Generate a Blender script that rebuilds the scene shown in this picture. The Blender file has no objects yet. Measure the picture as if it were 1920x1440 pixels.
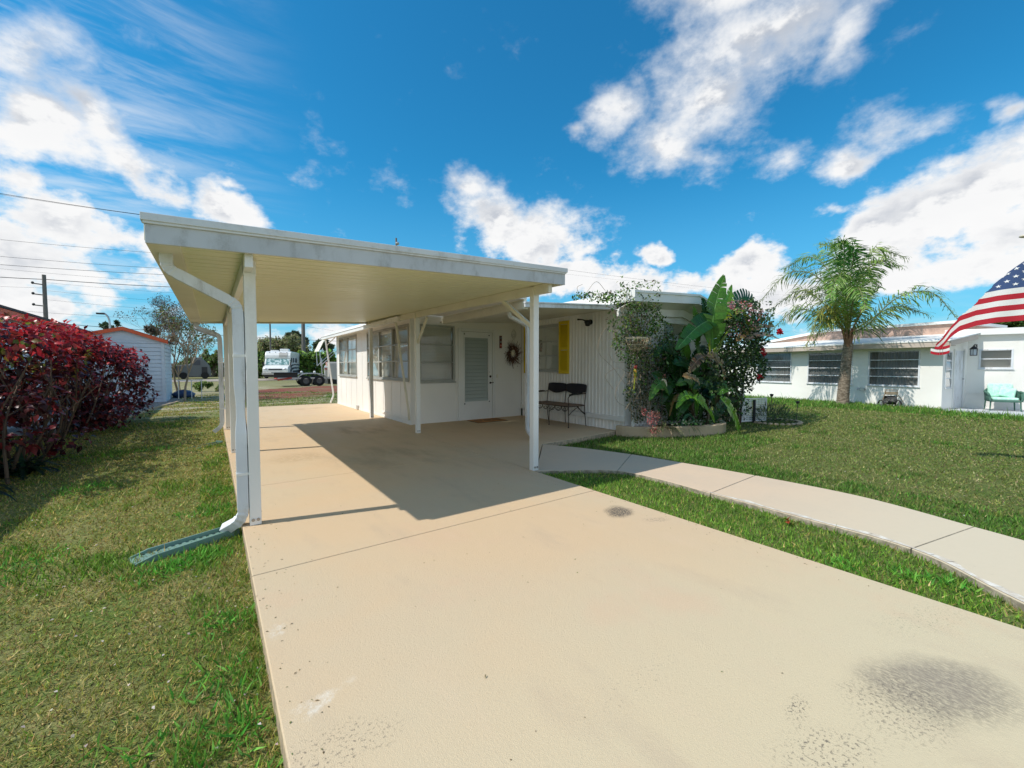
import bpy, bmesh, math, random
import numpy as np
from mathutils import Vector, Matrix
random.seed(7); rng = np.random.default_rng(11)
PI = math.pi; R = math.radians
S = bpy.context.scene
COL = S.collection

# ---------------------------------------------------------------- camera
CAMH = 1.3; FPX = 778.0; YAW = R(35.84); PITCH = math.atan(32/FPX)
cam_d = bpy.data.cameras.new('camera'); cam = bpy.data.objects.new('camera', cam_d); COL.objects.link(cam)
cam_d.sensor_width = 36; cam_d.lens = 36*FPX/1920; cam_d.clip_end = 3000; cam_d.clip_start = 0.05
cam.location = (0, 0, CAMH); cam.rotation_euler = (PI/2-PITCH, 0, -YAW)
S.camera = cam
FW = Vector((math.sin(YAW)*math.cos(PITCH), math.cos(YAW)*math.cos(PITCH), -math.sin(PITCH)))
RT = Vector((math.cos(YAW), -math.sin(YAW), 0)); UP = RT.cross(FW)
def ray(u, v): return FW+RT*((u-960)/FPX)+UP*((720-v)/FPX)
def on_x(u, v, x): d = ray(u, v); t = x/d.x; return Vector((x, d.y*t, CAMH+d.z*t))
def on_y(u, v, y): d = ray(u, v); t = y/d.y; return Vector((d.x*t, y, CAMH+d.z*t))
def on_plane(u, v, F):
    O, U, N = (Vector(q) for q in F); d = ray(u, v); c = Vector((0,0,CAMH)); t = (O-c).dot(N)/d.dot(N); q = c+d*t; return (q-O).dot(U), q.z
def on_z(u, v, z=-.1): d = ray(u, v); t = (z-CAMH)/d.z; return Vector((d.x*t, d.y*t, z))

# ---------------------------------------------------------------- sun, view
S.view_settings.view_transform = 'Standard'; S.view_settings.look = 'None'
S.view_settings.exposure = EXPOSURE = 0.0; S.view_settings.gamma = 1
SUNV = Vector((-.81, .19, 1)).normalized()
sun_d = bpy.data.lights.new('sun', 'SUN'); sun_d.energy = 4.2; sun_d.angle = R(.55); sun_d.color = (1, .95, .87)
sun = bpy.data.objects.new('sun', sun_d); COL.objects.link(sun)
sun.rotation_euler = SUNV.to_track_quat('Z', 'Y').to_euler()

# ---------------------------------------------------------------- node helpers
class NT:
    def __init__(s, tree): s.t = tree; s.n = tree.nodes; s.l = tree.links
    def new(s, typ, **kw):
        n = s.n.new(typ)
        for k, v in kw.items():
            if k == 'ins':
                for a, b in v.items():
                    if hasattr(b, 'is_output'): s.l.new(b, n.inputs[a])
                    else: n.inputs[a].default_value = b
            else: setattr(n, k, v)
        return n
    def math(s, op, a, b=0.0, c=None, clamp=False):
        ins = {0: a, 1: b}
        if c is not None: ins[2] = c
        return s.new('ShaderNodeMath', operation=op, use_clamp=clamp, ins=ins).outputs[0]
    def noise(s, vec, scale, detail=4, rough=.55, out=0, dist=0):
        return s.new('ShaderNodeTexNoise', ins={'Vector': vec, 'Scale': scale, 'Detail': detail, 'Roughness': rough, 'Distortion': dist}).outputs[out]
    def ramp(s, fac, lo, hi, a=0., b=1., smooth=True):
        return s.new('ShaderNodeMapRange', interpolation_type='SMOOTHSTEP' if smooth else 'LINEAR', ins={0: fac, 1: lo, 2: hi, 3: a, 4: b}).outputs[0]
    def mix(s, fac, a, b, blend='MIX'):
        n = s.new('ShaderNodeMix', data_type='RGBA', blend_type=blend, clamp_factor=True)
        for i, x in ((0, fac), (6, a), (7, b)):
            if hasattr(x, 'is_output'): s.l.new(x, n.inputs[i])
            elif i == 0: n.inputs[0].default_value = x
            else: n.inputs[i].default_value = tuple(x)+(1,) if len(x) == 3 else x
        return n.outputs[2]
    def mapping(s, vec, loc=(0,0,0), rot=(0,0,0), sc=(1,1,1), typ='POINT'):
        return s.new('ShaderNodeMapping', vector_type=typ, ins={'Vector': vec, 'Location': loc, 'Rotation': rot, 'Scale': sc}).outputs[0]
    def pos(s): return s.new('ShaderNodeNewGeometry').outputs['Position']

# ---------------------------------------------------------------- world: sky with clouds (placed by direction)
W = bpy.data.worlds.new('World'); S.world = W; W.use_nodes = True
t = NT(W.node_tree); t.n.clear()
SKY_STR = 0.12
sky = t.new('ShaderNodeTexSky', sky_type='NISHITA', sun_disc=False)
sky.sun_elevation = math.asin(SUNV.z); sky.sun_rotation = math.atan2(SUNV.x, SUNV.y)
sky.air_density = 1.0; sky.dust_density = .4; sky.ozone_density = 2.2; sky.altitude = 0
gen = t.new('ShaderNodeTexCoord').outputs['Generated']
sep = t.new('ShaderNodeSeparateXYZ', ins={0: gen})
az = t.math('ARCTAN2', sep.outputs[0], sep.outputs[1])
el = t.math('ARCSINE', sep.outputs[2])
ae = t.new('ShaderNodeCombineXYZ', ins={0: az, 1: el, 2: 0.0}).outputs[0]
def azel(u, v):
    d = ray(u, v).normalized(); return math.atan2(d.x, d.y), math.asin(d.z)
wn = t.noise(gen, 5.0, 5, .6, out=1)
warp = t.new('ShaderNodeVectorMath', operation='MULTIPLY_ADD', ins={0: wn, 1: (.16, .12, 0), 2: (-.08, -.06, 0)}).outputs[0]
aew = t.new('ShaderNodeVectorMath', operation='ADD', ins={0: ae, 1: warp}).outputs[0]
# (u, v, half width px, half height px, tilt deg, weight)
CLOUDS = [(0,470,250,95,0,1.0),(150,430,190,75,-8,1.0),(60,350,130,50,0,.9),(40,90,120,120,-40,1.05),(130,190,150,60,-45,.95),(120,290,170,70,-20,.8),(250,330,130,50,-25,.85),(40,230,120,110,0,1.1),(40,560,120,40,0,.8),(300,470,110,60,0,.8),
 (425,405,95,40,-10,1.1),(180,560,180,50,0,.55),(330,590,120,30,0,.45),
 (930,400,105,70,-25,1.2),(880,345,55,45,0,1.1),(1020,460,115,62,-12,1.15),(1080,520,110,35,0,1.0),(1000,425,90,60,0,1.0),
 (1235,482,38,24,0,1.05),(1180,540,130,38,0,1.0),(1290,540,130,36,0,.95),(1395,500,75,38,0,1.0),(1400,550,150,40,0,.95),
 (1165,215,62,62,0,1.0),(1250,280,110,60,0,1.15),(1340,180,110,110,30,1.2),(1430,60,190,100,0,1.35),(1400,-60,260,80,0,1.2),(1300,290,90,50,20,.72),(1390,240,60,75,0,.62),
 (1560,100,75,100,0,.72),(1600,305,110,45,10,1.15),(1660,240,130,50,0,.75),(1450,310,70,45,0,.5),(1095,248,26,22,0,.8),
 (1750,395,260,90,12,1.0),(1860,340,150,90,30,.9),(1900,430,120,60,0,.85),(1650,430,130,50,0,.95),(1850,490,180,60,0,.75),(1560,400,60,30,0,.6),(1600,520,150,50,0,.65),
 (1930,185,50,35,0,.8),(430,355,35,14,0,.5),(380,255,40,14,15,.35),(1780,40,70,40,0,.35),(700,620,200,30,0,.6),(550,625,100,40,0,.6),
 (-300,300,300,160,0,.9),(2300,350,260,160,0,.9),(900,-700,300,160,0,.8),(-900,0,500,200,20,.8),(2900,100,400,200,0,.8),(300,-900,300,120,0,.7)]
dens = None
for (u, v, ru, rv, tilt, w) in CLOUDS:
    a0, e0 = azel(u, v); a1, _ = azel(u+ru*.5, v); a2, _ = azel(u-ru*.5, v); _, e1 = azel(u, v-rv*.5); _, e2 = azel(u, v+rv*.5)
    m = t.mapping(aew, (a0, e0, 0), (0, 0, R(tilt)), (max(abs(a1-a2), .01), max(abs(e1-e2), .01), 1), 'TEXTURE')
    ln = t.new('ShaderNodeVectorMath', operation='LENGTH', ins={0: m}).outputs['Value']
    x = t.math('MULTIPLY_ADD', ln, -w*.75, w)
    dens = x if dens is None else t.math('SMOOTH_MAX', dens, x, .12)
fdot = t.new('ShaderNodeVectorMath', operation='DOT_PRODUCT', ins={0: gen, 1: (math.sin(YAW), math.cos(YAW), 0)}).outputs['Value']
dens = t.math('SMOOTH_MAX', dens, t.math('MULTIPLY', t.ramp(fdot, .12, -.3, 0, .50), t.ramp(el, -.05, .1)), .1)  # unseen cloud cover behind the camera, added for neutral fill light
gs = t.mapping(gen, (0, 0, 0), (0, 0, 0), (1, 1, 1.6))
fb = t.noise(gs, 7.0, 12, .60)
fb2 = t.noise(t.mapping(gs, (.045, -.01, -.05)), 7.0, 6, .60)
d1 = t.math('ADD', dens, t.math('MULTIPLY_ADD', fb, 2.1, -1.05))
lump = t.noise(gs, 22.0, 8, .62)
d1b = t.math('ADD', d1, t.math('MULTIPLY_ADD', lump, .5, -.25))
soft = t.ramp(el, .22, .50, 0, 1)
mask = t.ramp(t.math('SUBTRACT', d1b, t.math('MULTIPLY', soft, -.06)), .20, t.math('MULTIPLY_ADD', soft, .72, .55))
# thin streaky cirrus towards the left of the view
cm = t.mapping(ae, (0, 0, 0), (0, 0, R(38)), (1.3, 9, 1))
ci = t.noise(cm, 2.6, 9, .62, dist=.4)
cl = t.math('MULTIPLY', t.ramp(az, R(12), R(-18), 0, 1), t.ramp(ci, .38, .74, 0, .85))
cl = t.math('MULTIPLY', cl, t.ramp(el, .75, .2, .6, 1))
far = t.math('MULTIPLY', t.ramp(el, .16, .0, 0, .55), t.ramp(t.noise(t.mapping(gen, sc=(1, 1, 5)), 4, 6, .6), .38, .66))
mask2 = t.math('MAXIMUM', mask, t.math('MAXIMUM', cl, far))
thick = t.ramp(d1, .35, 1.15)
relief = t.ramp(t.math('SUBTRACT', fb, fb2), -.07, .07, 0, 1)
shade = t.math('MULTIPLY', thick, t.math('MULTIPLY_ADD', relief, -.92, 1.0))
ccol = t.mix(shade, (1.0, 1.0, 1.0), (.56, .60, .67))
ccol = t.mix(1.0, ccol, (1/SKY_STR*.97,)*3, 'MULTIPLY')
skyc = t.new('ShaderNodeHueSaturation', ins={'Saturation': 1.28, 'Value': 1.0, 'Hue': .494, 'Color': sky.outputs[0]}).outputs[0]
skyc = t.mix(1.0, skyc, (.36, 1.28, 1.36), 'MULTIPLY')
skyc = t.mix(t.ramp(el, .45, -.04, .02, .72), skyc, (.17/SKY_STR, .46/SKY_STR, .76/SKY_STR))
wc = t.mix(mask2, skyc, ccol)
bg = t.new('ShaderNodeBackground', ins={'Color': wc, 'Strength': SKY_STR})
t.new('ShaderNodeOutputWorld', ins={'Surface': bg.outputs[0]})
W.cycles.sampling_method = 'MANUAL'; W.cycles.sample_map_resolution = 512

# ---------------------------------------------------------------- materials
MATS = {}
def pbsdf(t, **ins):
    b = t.new('ShaderNodeBsdfPrincipled'); o = t.new('ShaderNodeOutputMaterial'); t.l.new(b.outputs[0], o.inputs[0])
    for k, v in ins.items():
        k = k.replace('_', ' ')
        if hasattr(v, 'is_output'): t.l.new(v, b.inputs[k])
        else: b.inputs[k].default_value = tuple(v)+(1,) if isinstance(v, tuple) and len(v) == 3 else v
    return b
def newmat(name):
    m = bpy.data.materials.new(name); m.use_nodes = True; t = NT(m.node_tree); t.n.clear(); MATS[name] = m; return m, t
def paint(name, col, rough=.5, dirt=(.35,.30,.22), amt=.25, scale=3.0, streak=1.0, metal=0.0, bump=.0, var=.06, thr=(.5,.8), spec=.4):
    """plain surface with some wear: large tone variation, dirt blotches (streak < 1 stretches them vertically), fine bump"""
    m, t = newmat(name); p = t.pos()
    q = t.mapping(p, sc=(1, 1, streak))
    n1 = t.noise(q, scale, 6, .65); n2 = t.noise(p, scale*.35, 3, .5); n3 = t.noise(p, scale*14, 3, .6)
    c = t.mix(t.ramp(n2, .35, .65), tuple(x*(1-var) for x in col), tuple(min(1, x*(1+var)) for x in col))
    f = t.math('MULTIPLY', t.ramp(n1, thr[0], thr[1]), t.ramp(n3, .3, .6, .55, 1))
    c = t.mix(t.math('MULTIPLY', f, amt), c, dirt)
    kw = dict(Base_Color=c, Roughness=t.ramp(n1, .3, .7, rough*.9, min(1, rough*1.15)), Metallic=metal, Specular_IOR_Level=spec)
    if bump: kw['Normal'] = t.new('ShaderNodeBump', ins={'Strength': bump, 'Distance': .01, 'Height': n3}).outputs[0]
    pbsdf(t, **kw); return m
def leafmat(name, rough=.45, trans=.3, tint=(1,1,1), gain=1.0):
    m, t = newmat(name)
    a = t.new('ShaderNodeAttribute', attribute_name='Col').outputs[0]
    n = t.noise(t.pos(), 30, 2, .5)
    c = t.mix(1.0, t.mix(t.ramp(n, .3, .7), (.8*gain,.8*gain,.8*gain), (1.15*gain,1.15*gain,1.15*gain)), a, 'MULTIPLY')
    c = t.mix(1.0, c, tint, 'MULTIPLY')
    b = t.new('ShaderNodeBsdfPrincipled', ins={'Base Color': c, 'Roughness': rough, 'Specular IOR Level': .35})
    tr = t.new('ShaderNodeBsdfTranslucent', ins={'Color': c})
    mx = t.new('ShaderNodeMixShader', ins={0: trans, 1: b.outputs[0], 2: tr.outputs[0]})
    t.new('ShaderNodeOutputMaterial', ins={0: mx.outputs[0]}); return m
def glassmat(name, tint=(.75,.78,.78), refl=.0, rough=.03, k=.55):
    m, t = newmat(name)
    fr = t.new('ShaderNodeFresnel', ins={'IOR': 1.5}).outputs[0]
    f = t.math('MULTIPLY_ADD', fr, k, refl, clamp=True)
    g = t.new('ShaderNodeBsdfGlossy', ins={'Color': (.95,.97,1,1), 'Roughness': rough})
    tr = t.new('ShaderNodeBsdfTransparent', ins={'Color': tuple(tint)+(1,)})
    mx = t.new('ShaderNodeMixShader', ins={0: f, 1: tr.outputs[0], 2: g.outputs[0]})
    t.new('ShaderNodeOutputMaterial', ins={0: mx.outputs[0]}); return m

M = {}
M['white'] = paint('white_painted_metal', (.81,.80,.77), .42, (.42,.38,.30), .35, 2.2, .35)
M['white2'] = paint('white_wall_panel', (.86,.83,.78), .5, (.55,.52,.46), .3, 1.3, .5, bump=.05)
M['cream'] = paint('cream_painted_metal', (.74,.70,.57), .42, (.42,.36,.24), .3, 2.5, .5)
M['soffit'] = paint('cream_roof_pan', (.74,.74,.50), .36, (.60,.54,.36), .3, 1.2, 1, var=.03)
M['fascia'] = paint('weathered_fascia', (.54,.56,.59), .5, (.24,.24,.22), .62, 6, .45, thr=(.46,.72))
M['corr'] = paint('white_ribbed_siding', (.85,.82,.77), .45, (.5,.48,.42), .25, 1.6, .4)
M['gutter'] = paint('gutter_metal', (.72,.74,.77), .4, (.30,.27,.22), .65, 7, .3, thr=(.46,.7))
M['rimdark'] = paint('dull_wheel_rim', (.16,.16,.16), .45, (.1,.08,.06), .4, 8, metal=.3)
M['winframe'] = paint('grey_window_frame', (.40,.40,.37), .45, (.25,.22,.18), .35, 6)
M['alu'] = paint('aluminium_frame', (.55,.55,.53), .35, (.3,.28,.24), .3, 5, 1, metal=.35)
M['blind'] = paint('white_blind_slats', (.86,.83,.76), .55, amt=.05)
M['curtain'] = paint('grey_curtain', (.40,.38,.36), .9, amt=.1)
M['yellow'] = paint('yellow_painted_shutter', (.72,.52,.02), .45, (.45,.32,.02), .2, 5)
M['black'] = paint('black_metal', (.012,.012,.013), .4, (.08,.06,.04), .25, 9)
M['rust'] = paint('rusty_iron', (.05,.035,.028), .6, (.14,.07,.03), .4, 9)
M['dark'] = paint('dark_plastic', (.03,.03,.032), .5, amt=.1)
M['rubber'] = paint('tyre_rubber', (.02,.02,.02), .8, (.12,.10,.08), .4, 6)
M['bolt'] = paint('steel_bolt', (.35,.34,.33), .35, (.15,.1,.06), .4, 12, metal=.8)
M['seat'] = paint('brown_seat_fabric', (.22,.15,.11), .8, (.1,.07,.05), .4, 12, bump=.2)
M['navy'] = paint('dark_back_panel', (.012,.012,.02), .45, amt=.0)
M['teal'] = paint('teal_plastic', (.17,.29,.25), .5, (.22,.22,.17), .35, 8)
M['green_pl'] = paint('green_hose_plastic', (.05,.16,.08), .4, (.15,.14,.1), .3, 8)
M['mint'] = paint('mint_cushion', (.42,.74,.60), .85, (.72,.86,.76), .6, 14, thr=(.45,.6))
M['wicker'] = paint('green_wicker', (.07,.16,.12), .6, (.03,.07,.05), .6, 25, bump=.6)
M['orange'] = paint('orange_red_trim', (.80,.14,.05), .5, (.35,.06,.02), .3, 3)
M['redroof'] = paint('dark_shingle', (.08,.07,.07), .9, (.16,.14,.13), .5, 8)
M['shedwall'] = paint('pale_blue_siding', (.66,.72,.78), .5, (.45,.47,.5), .25, 2)
M['brickpink'] = paint('faded_pink_board', (.55,.38,.31), .8, (.36,.24,.19), .6, 2.2, 1, thr=(.4,.65))
M['roofwhite'] = paint('white_roof_coating', (.84,.83,.80), .6, (.55,.54,.52), .35, 1.5)
M['nfascia'] = paint('tan_fascia', (.50,.42,.36), .6, (.3,.25,.2), .3, 2)
M['stucco'] = paint('white_stucco', (.86,.84,.79), .8, (.62,.60,.52), .25, 1.2, bump=.25)
M['curb'] = paint('tan_planter_concrete', (.50,.38,.25), .85, (.24,.20,.15), .45, 4, bump=.4)
M['pole'] = paint('weathered_pole', (.16,.15,.14), .85, (.28,.26,.24), .4, 3)
M['wire'] = paint('black_cable', (.03,.03,.035), .6, amt=0)
M['bark'] = paint('grey_bark', (.20,.16,.12), .9, (.34,.30,.25), .6, 9, bump=.6)
M['stem'] = paint('brown_stem', (.11,.075,.05), .85, (.2,.16,.12), .5, 12)
M['drystem'] = paint('dry_stem', (.33,.26,.18), .85, (.2,.15,.1), .5, 12)
M['glass'] = glassmat('window_glass', (.90,.91,.89), .02, .03, .42)
M['dglass'] = glassmat('dark_window_glass', (.62,.64,.64), .04, .03, .6)
M['jal'] = paint('pale_green_louvre_glass', (.42,.47,.45), .12, (.36,.42,.40), .3, 2.5, spec=.8)
M['windsh'] = paint('green_tinted_windscreen', (.12,.25,.24), .12, (.75,.85,.85), .8, 3.0, thr=(.48,.56), spec=.8)
M['rvwhite'] = paint('white_vehicle_paint', (.80,.79,.76), .25, (.5,.48,.45), .2, 2)
M['rvbeige'] = paint('silver_beige_paint', (.50,.47,.43), .3, (.35,.33,.3), .3, 2)
M['rvdark'] = paint('dark_stripe_paint', (.07,.075,.09), .3, amt=.1)
M['chrome'] = paint('galvanised_steel', (.55,.55,.56), .3, (.3,.28,.26), .3, 4, metal=.7)
M['redpaint'] = paint('red_faded_paint', (.40,.05,.035), .5, (.2,.06,.04), .4, 6)
M['interior'] = paint('dark_interior', (.05,.05,.05), .9, amt=0)
M['plate'] = paint('cream_ceramic', (.62,.55,.42), .35, (.35,.3,.22), .5, 18)
M['wood'] = paint('red_brown_board', (.16,.05,.045), .7, (.08,.03,.03), .4, 9)
M['basket'] = paint('rusty_cream_wire', (.62,.52,.36), .6, (.4,.2,.1), .5, 15)
M['coir'] = paint('orange_coir_mat', (.48,.22,.07), .95, (.22,.09,.03), .5, 30, bump=.8)
M['lattice'] = paint('white_lattice_plastic', (.78,.78,.76), .55, (.45,.42,.36), .3, 5)
M['white_lantern'] = paint('milky_lantern_glass', (.55,.60,.66), .2, amt=.1)
M['tarp'] = paint('grey_green_tarp', (.16,.17,.17), .8, (.3,.28,.25), .4, 1.5)
M['flower'] = leafmat('flower_petals', .6, .35)
M['leaf'] = leafmat('leaves', .5, .30)
M['gloss'] = leafmat('glossy_leaves', .32, .38)
M['grassm'] = leafmat('grass_blades', .6, .35, gain=1.75)
M['farleaf'] = leafmat('far_leaves', .6, .4, gain=2.1)
M['petal'] = paint('dried_petals', (.72,.62,.58), .8, amt=.1)

# ---------------------------------------------------------------- mesh builder
class MB:
    def __init__(s): s.v = []; s.f = []; s.smooth = False
    def add(s, vs, fs):
        b = len(s.v); s.v += [tuple(v) for v in vs]; s.f += [tuple(i+b for i in f) for f in fs]; return s
    def box(s, x0, x1, y0, y1, z0, z1):
        return s.hexa([(x0,y0,z0),(x1,y0,z0),(x1,y1,z0),(x0,y1,z0),(x0,y0,z1),(x1,y0,z1),(x1,y1,z1),(x0,y1,z1)])
    def hexa(s, p): return s.add(p, [(0,3,2,1),(4,5,6,7),(0,1,5,4),(1,2,6,5),(2,3,7,6),(3,0,4,7)])
    def obox(s, F, u0, u1, n0, n1, z0, z1):
        """box in a wall frame F=(origin, U, N): u along the wall, n outwards"""
        O, U, N = F
        P = lambda u, n, z: Vector(O)+Vector(U)*u+Vector(N)*n+Vector((0,0,z))
        q = [P(u0,n0,z0),P(u1,n0,z0),P(u1,n1,z0),P(u0,n1,z0),P(u0,n0,z1),P(u1,n0,z1),P(u1,n1,z1),P(u0,n1,z1)]
        return s.hexa(q)
    def bar(s, a, b, w, h, up=(0,0,1)):
        a = Vector(a); b = Vector(b); d = (b-a).normalized(); up = Vector(up)
        x = d.cross(up)
        if x.length < 1e-3: x = d.cross(Vector((0,1,0)))
        x.normalize(); y = x.cross(d)
        q = []
        for c in (a, b):
            for (i, j) in ((-1,-1),(1,-1),(1,1),(-1,1)): q.append(c+x*(i*w/2)+y*(j*h/2))
        return s.hexa(q)
    def tube(s, pts, r, n=6, caps=True, sq=False):
        pts = [Vector(p) for p in pts]; k = len(pts)
        rr = r if hasattr(r, '__len__') else [r]*k
        b = len(s.v); px = None
        for i, p in enumerate(pts):
            d = (pts[min(i+1, k-1)]-pts[max(i-1, 0)]).normalized()
            if px is None:
                px = d.cross(Vector((0,0,1)))
                if px.length < .05: px = Vector((1,0,0))
            px = (px-d*px.dot(d)).normalized(); py = d.cross(px)
            for j in range(n):
                a = 2*PI*(j+.5)/n
                s.v.append(tuple(p+(px*math.cos(a)+py*math.sin(a))*rr[i]))
        for i in range(k-1):
            for j in range(n):
                a, c = b+i*n+j, b+i*n+(j+1) % n
                s.f.append((a, c, c+n, a+n))
        if caps: s.f.append(tuple(b+j for j in range(n))[::-1]); s.f.append(tuple(b+(k-1)*n+j for j in range(n)))
        return s
    def prism(s, poly, z0, z1):
        n = len(poly); A = sum(poly[i][0]*poly[(i+1) % n][1]-poly[(i+1) % n][0]*poly[i][1] for i in range(n))
        if A < 0: poly = poly[::-1]
        vs = [(x, y, z0) for x, y in poly]+[(x, y, z1) for x, y in poly]
        return s.add(vs, [tuple(range(n))[::-1], tuple(range(n, 2*n))]+[(i, (i+1) % n, n+(i+1) % n, n+i) for i in range(n)])
    def lathe(s, prof, c=(0,0,0), n=20, axis='z'):
        b = len(s.v); k = len(prof)
        for (r, h) in prof:
            for j in range(n):
                a = 2*PI*j/n; x, y = r*math.cos(a), r*math.sin(a)
                p = (x, y, h) if axis == 'z' else ((h, x, y) if axis == 'x' else (x, h, y))
                s.v.append((c[0]+p[0], c[1]+p[1], c[2]+p[2]))
        for i in range(k-1):
            for j in range(n):
                a, d = b+i*n+j, b+i*n+(j+1) % n
                s.f.append((a, d, d+n, a+n))
        return s
    def blob(s, c, rx, ry, rz, n=8, m=6, jit=0):
        b = len(s.v)
        for i in range(m+1):
            th = PI*i/m
            for j in range(n):
                a = 2*PI*j/n; k = 1+random.uniform(-jit, jit)
                s.v.append((c[0]+rx*math.sin(th)*math.cos(a)*k, c[1]+ry*math.sin(th)*math.sin(a)*k, c[2]-rz*math.cos(th)*k))
        for i in range(m):
            for j in range(n):
                a, d = b+i*n+j, b+i*n+(j+1) % n
                s.f.append((a, d, d+n, a+n))
        return s
    def build(s, name, mat, parent=None, bevel=0, smooth=False, **tags):
        me = bpy.data.meshes.new(name); off = wloc(parent) if parent else Vector((0,0,0))
        me.from_pydata([tuple(Vector(v)-off) for v in s.v], [], s.f); me.update()
        bm = bmesh.new(); bm.from_mesh(me); bmesh.ops.recalc_face_normals(bm, faces=bm.faces); bm.to_mesh(me); bm.free()
        if smooth or s.smooth:
            for p in me.polygons: p.use_smooth = True
        o = bpy.data.objects.new(name, me); COL.objects.link(o)
        me.materials.append(mat if not isinstance(mat, str) else M[mat])
        if parent: o.parent = parent
        if bevel:
            b = o.modifiers.new('bevel', 'BEVEL'); b.width = bevel; b.segments = 2; b.limit_method = 'ANGLE'; b.angle_limit = R(40)
        tag(o, **tags); return o
def wloc(o):
    p = Vector((0,0,0))
    while o: p = p+o.location; o = o.parent
    return p
def tag(o, label=None, cat=None, group=None, kind=None):
    for k, v in (('label', label), ('category', cat), ('group', group), ('kind', kind)):
        if v: o[k] = v
    return o
def thing(name, label, cat, loc=(0,0,0), group=None):
    o = bpy.data.objects.new(name, None); COL.objects.link(o); o.location = loc; o.empty_display_size = .2
    return tag(o, label, cat, group)
def npmesh(name, verts, faces, mat, parent=None, cols=None, **tags):
    """verts (n,3), faces (m,k) arrays of one face size; cols (n,3) become the attribute Col"""
    me = bpy.data.meshes.new(name); verts = np.asarray(verts, float); faces = np.asarray(faces, np.int32)
    if parent: verts = verts-np.array(wloc(parent))
    k = faces.shape[1]
    me.vertices.add(len(verts)); me.vertices.foreach_set('co', verts.astype(np.float32).ravel())
    me.loops.add(faces.size); me.loops.foreach_set('vertex_index', faces.ravel())
    me.polygons.add(len(faces)); me.polygons.foreach_set('loop_start', np.arange(0, faces.size, k, dtype=np.int32))
    me.update(calc_edges=True)
    if cols is not None:
        at = me.color_attributes.new('Col', 'FLOAT_COLOR', 'POINT')
        c4 = np.ones((len(verts), 4), np.float32); c4[:, :3] = cols; at.data.foreach_set('color', c4.ravel())
    o = bpy.data.objects.new(name, me); COL.objects.link(o); me.materials.append(M[mat] if isinstance(mat, str) else mat)
    if parent: o.parent = parent
    tag(o, **tags); return o
def copy_thing(root, **kw):
    def rec(o, par):
        c = o.copy(); COL.objects.link(c)
        if par: c.parent = par
        for ch in [x for x in bpy.data.objects if x.parent == o and x != c]: rec(ch, c)
        return c
    return rec(root, None)
def nrm(a): return a/np.maximum(np.linalg.norm(a, axis=-1, keepdims=True), 1e-9)
def leaf_arrays(P, D, N, L, Wd, C, fold=.15, droop=.2):
    """pointed leaves: 6 verts / 4 tris each"""
    n = len(P); D = nrm(D); X = nrm(np.cross(D, N)); Z = np.cross(X, D)
    L = np.broadcast_to(np.asarray(L, float).reshape(-1, 1), (n, 1)); Wd = np.broadcast_to(np.asarray(Wd, float).reshape(-1, 1), (n, 1))
    b = P; m = P+D*L*.45+Z*0; tpt = P+D*L-Z*L*droop
    l = m+X*Wd*.5+Z*Wd*fold; r = m-X*Wd*.5+Z*Wd*fold
    V = np.stack([b, l, tpt, r], 1).reshape(-1, 3)
    V2 = V.reshape(n, 4, 3); mid = m[:, None, :]
    V = np.concatenate([V2, mid], 1).reshape(-1, 3)
    i = np.arange(n)[:, None]*5
    F = np.concatenate([i+np.array([[0, 4, 1]]), i+np.array([[1, 4, 2]]), i+np.array([[2, 4, 3]]), i+np.array([[3, 4, 0]])], 0)
    return V, F, np.repeat(C, 5, 0)
def leaves(name, P, D, N, L, Wd, C, mat='leaf', parent=None, **kw):
    tags = {k: kw.pop(k) for k in ('label', 'cat', 'group', 'kind') if k in kw}
    V, F, CC = leaf_arrays(np.asarray(P), np.asarray(D), np.asarray(N), L, Wd, np.asarray(C), **kw)
    return npmesh(name, V, F, mat, parent, CC, **tags)
def pick(cols, n, jit=.15, w=None):
    c = np.array(cols)[rng.choice(len(cols), n, p=w)]
    return np.clip(c*(1+rng.normal(0, jit, (n, 1)))*(1+rng.normal(0, jit*.35, (n, 3))), .004, .95)
def rdir(n): return nrm(rng.normal(size=(n, 3)))
def vnoise(x, y, sc, seed=0, oct=3):
    r = 0; a = 1; tot = 0
    for o in range(oct):
        X = np.asarray(x)*sc*2**o+seed*13.7; Y = np.asarray(y)*sc*2**o+seed*7.3
        xi = np.floor(X).astype(np.int64); yi = np.floor(Y).astype(np.int64); fx = X-xi; fy = Y-yi
        fx = fx*fx*(3-2*fx); fy = fy*fy*(3-2*fy)
        def h(a, b):
            q = (a*374761393+b*668265263+seed*69069) & 0x7fffffff; q = ((q ^ (q >> 13))*1274126177) & 0x7fffffff
            return ((q ^ (q >> 16)) & 0xffff)/65535.
        v = (h(xi, yi)*(1-fx)+h(xi+1, yi)*fx)*(1-fy)+(h(xi, yi+1)*(1-fx)+h(xi+1, yi+1)*fx)*fy
        r = r+v*a; tot += a; a *= .5
    return r/tot
def crown_pts(clumps, per, shell=.55):
    """points in the outer shells of ellipsoid clumps; returns points and outward dirs"""
    P = []; D = []
    for (c, r) in clumps:
        r = np.array(r if hasattr(r, '__len__') else (r, r, r)); n = max(4, int(per*(r[0]*r[1]*r[2])**(2/3)))
        d = rdir(n); k = shell+(1-shell)*rng.random((n, 1))**.5
        P.append(np.array(c)+d*k*r); D.append(d)
    return np.concatenate(P), np.concatenate(D)
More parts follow.
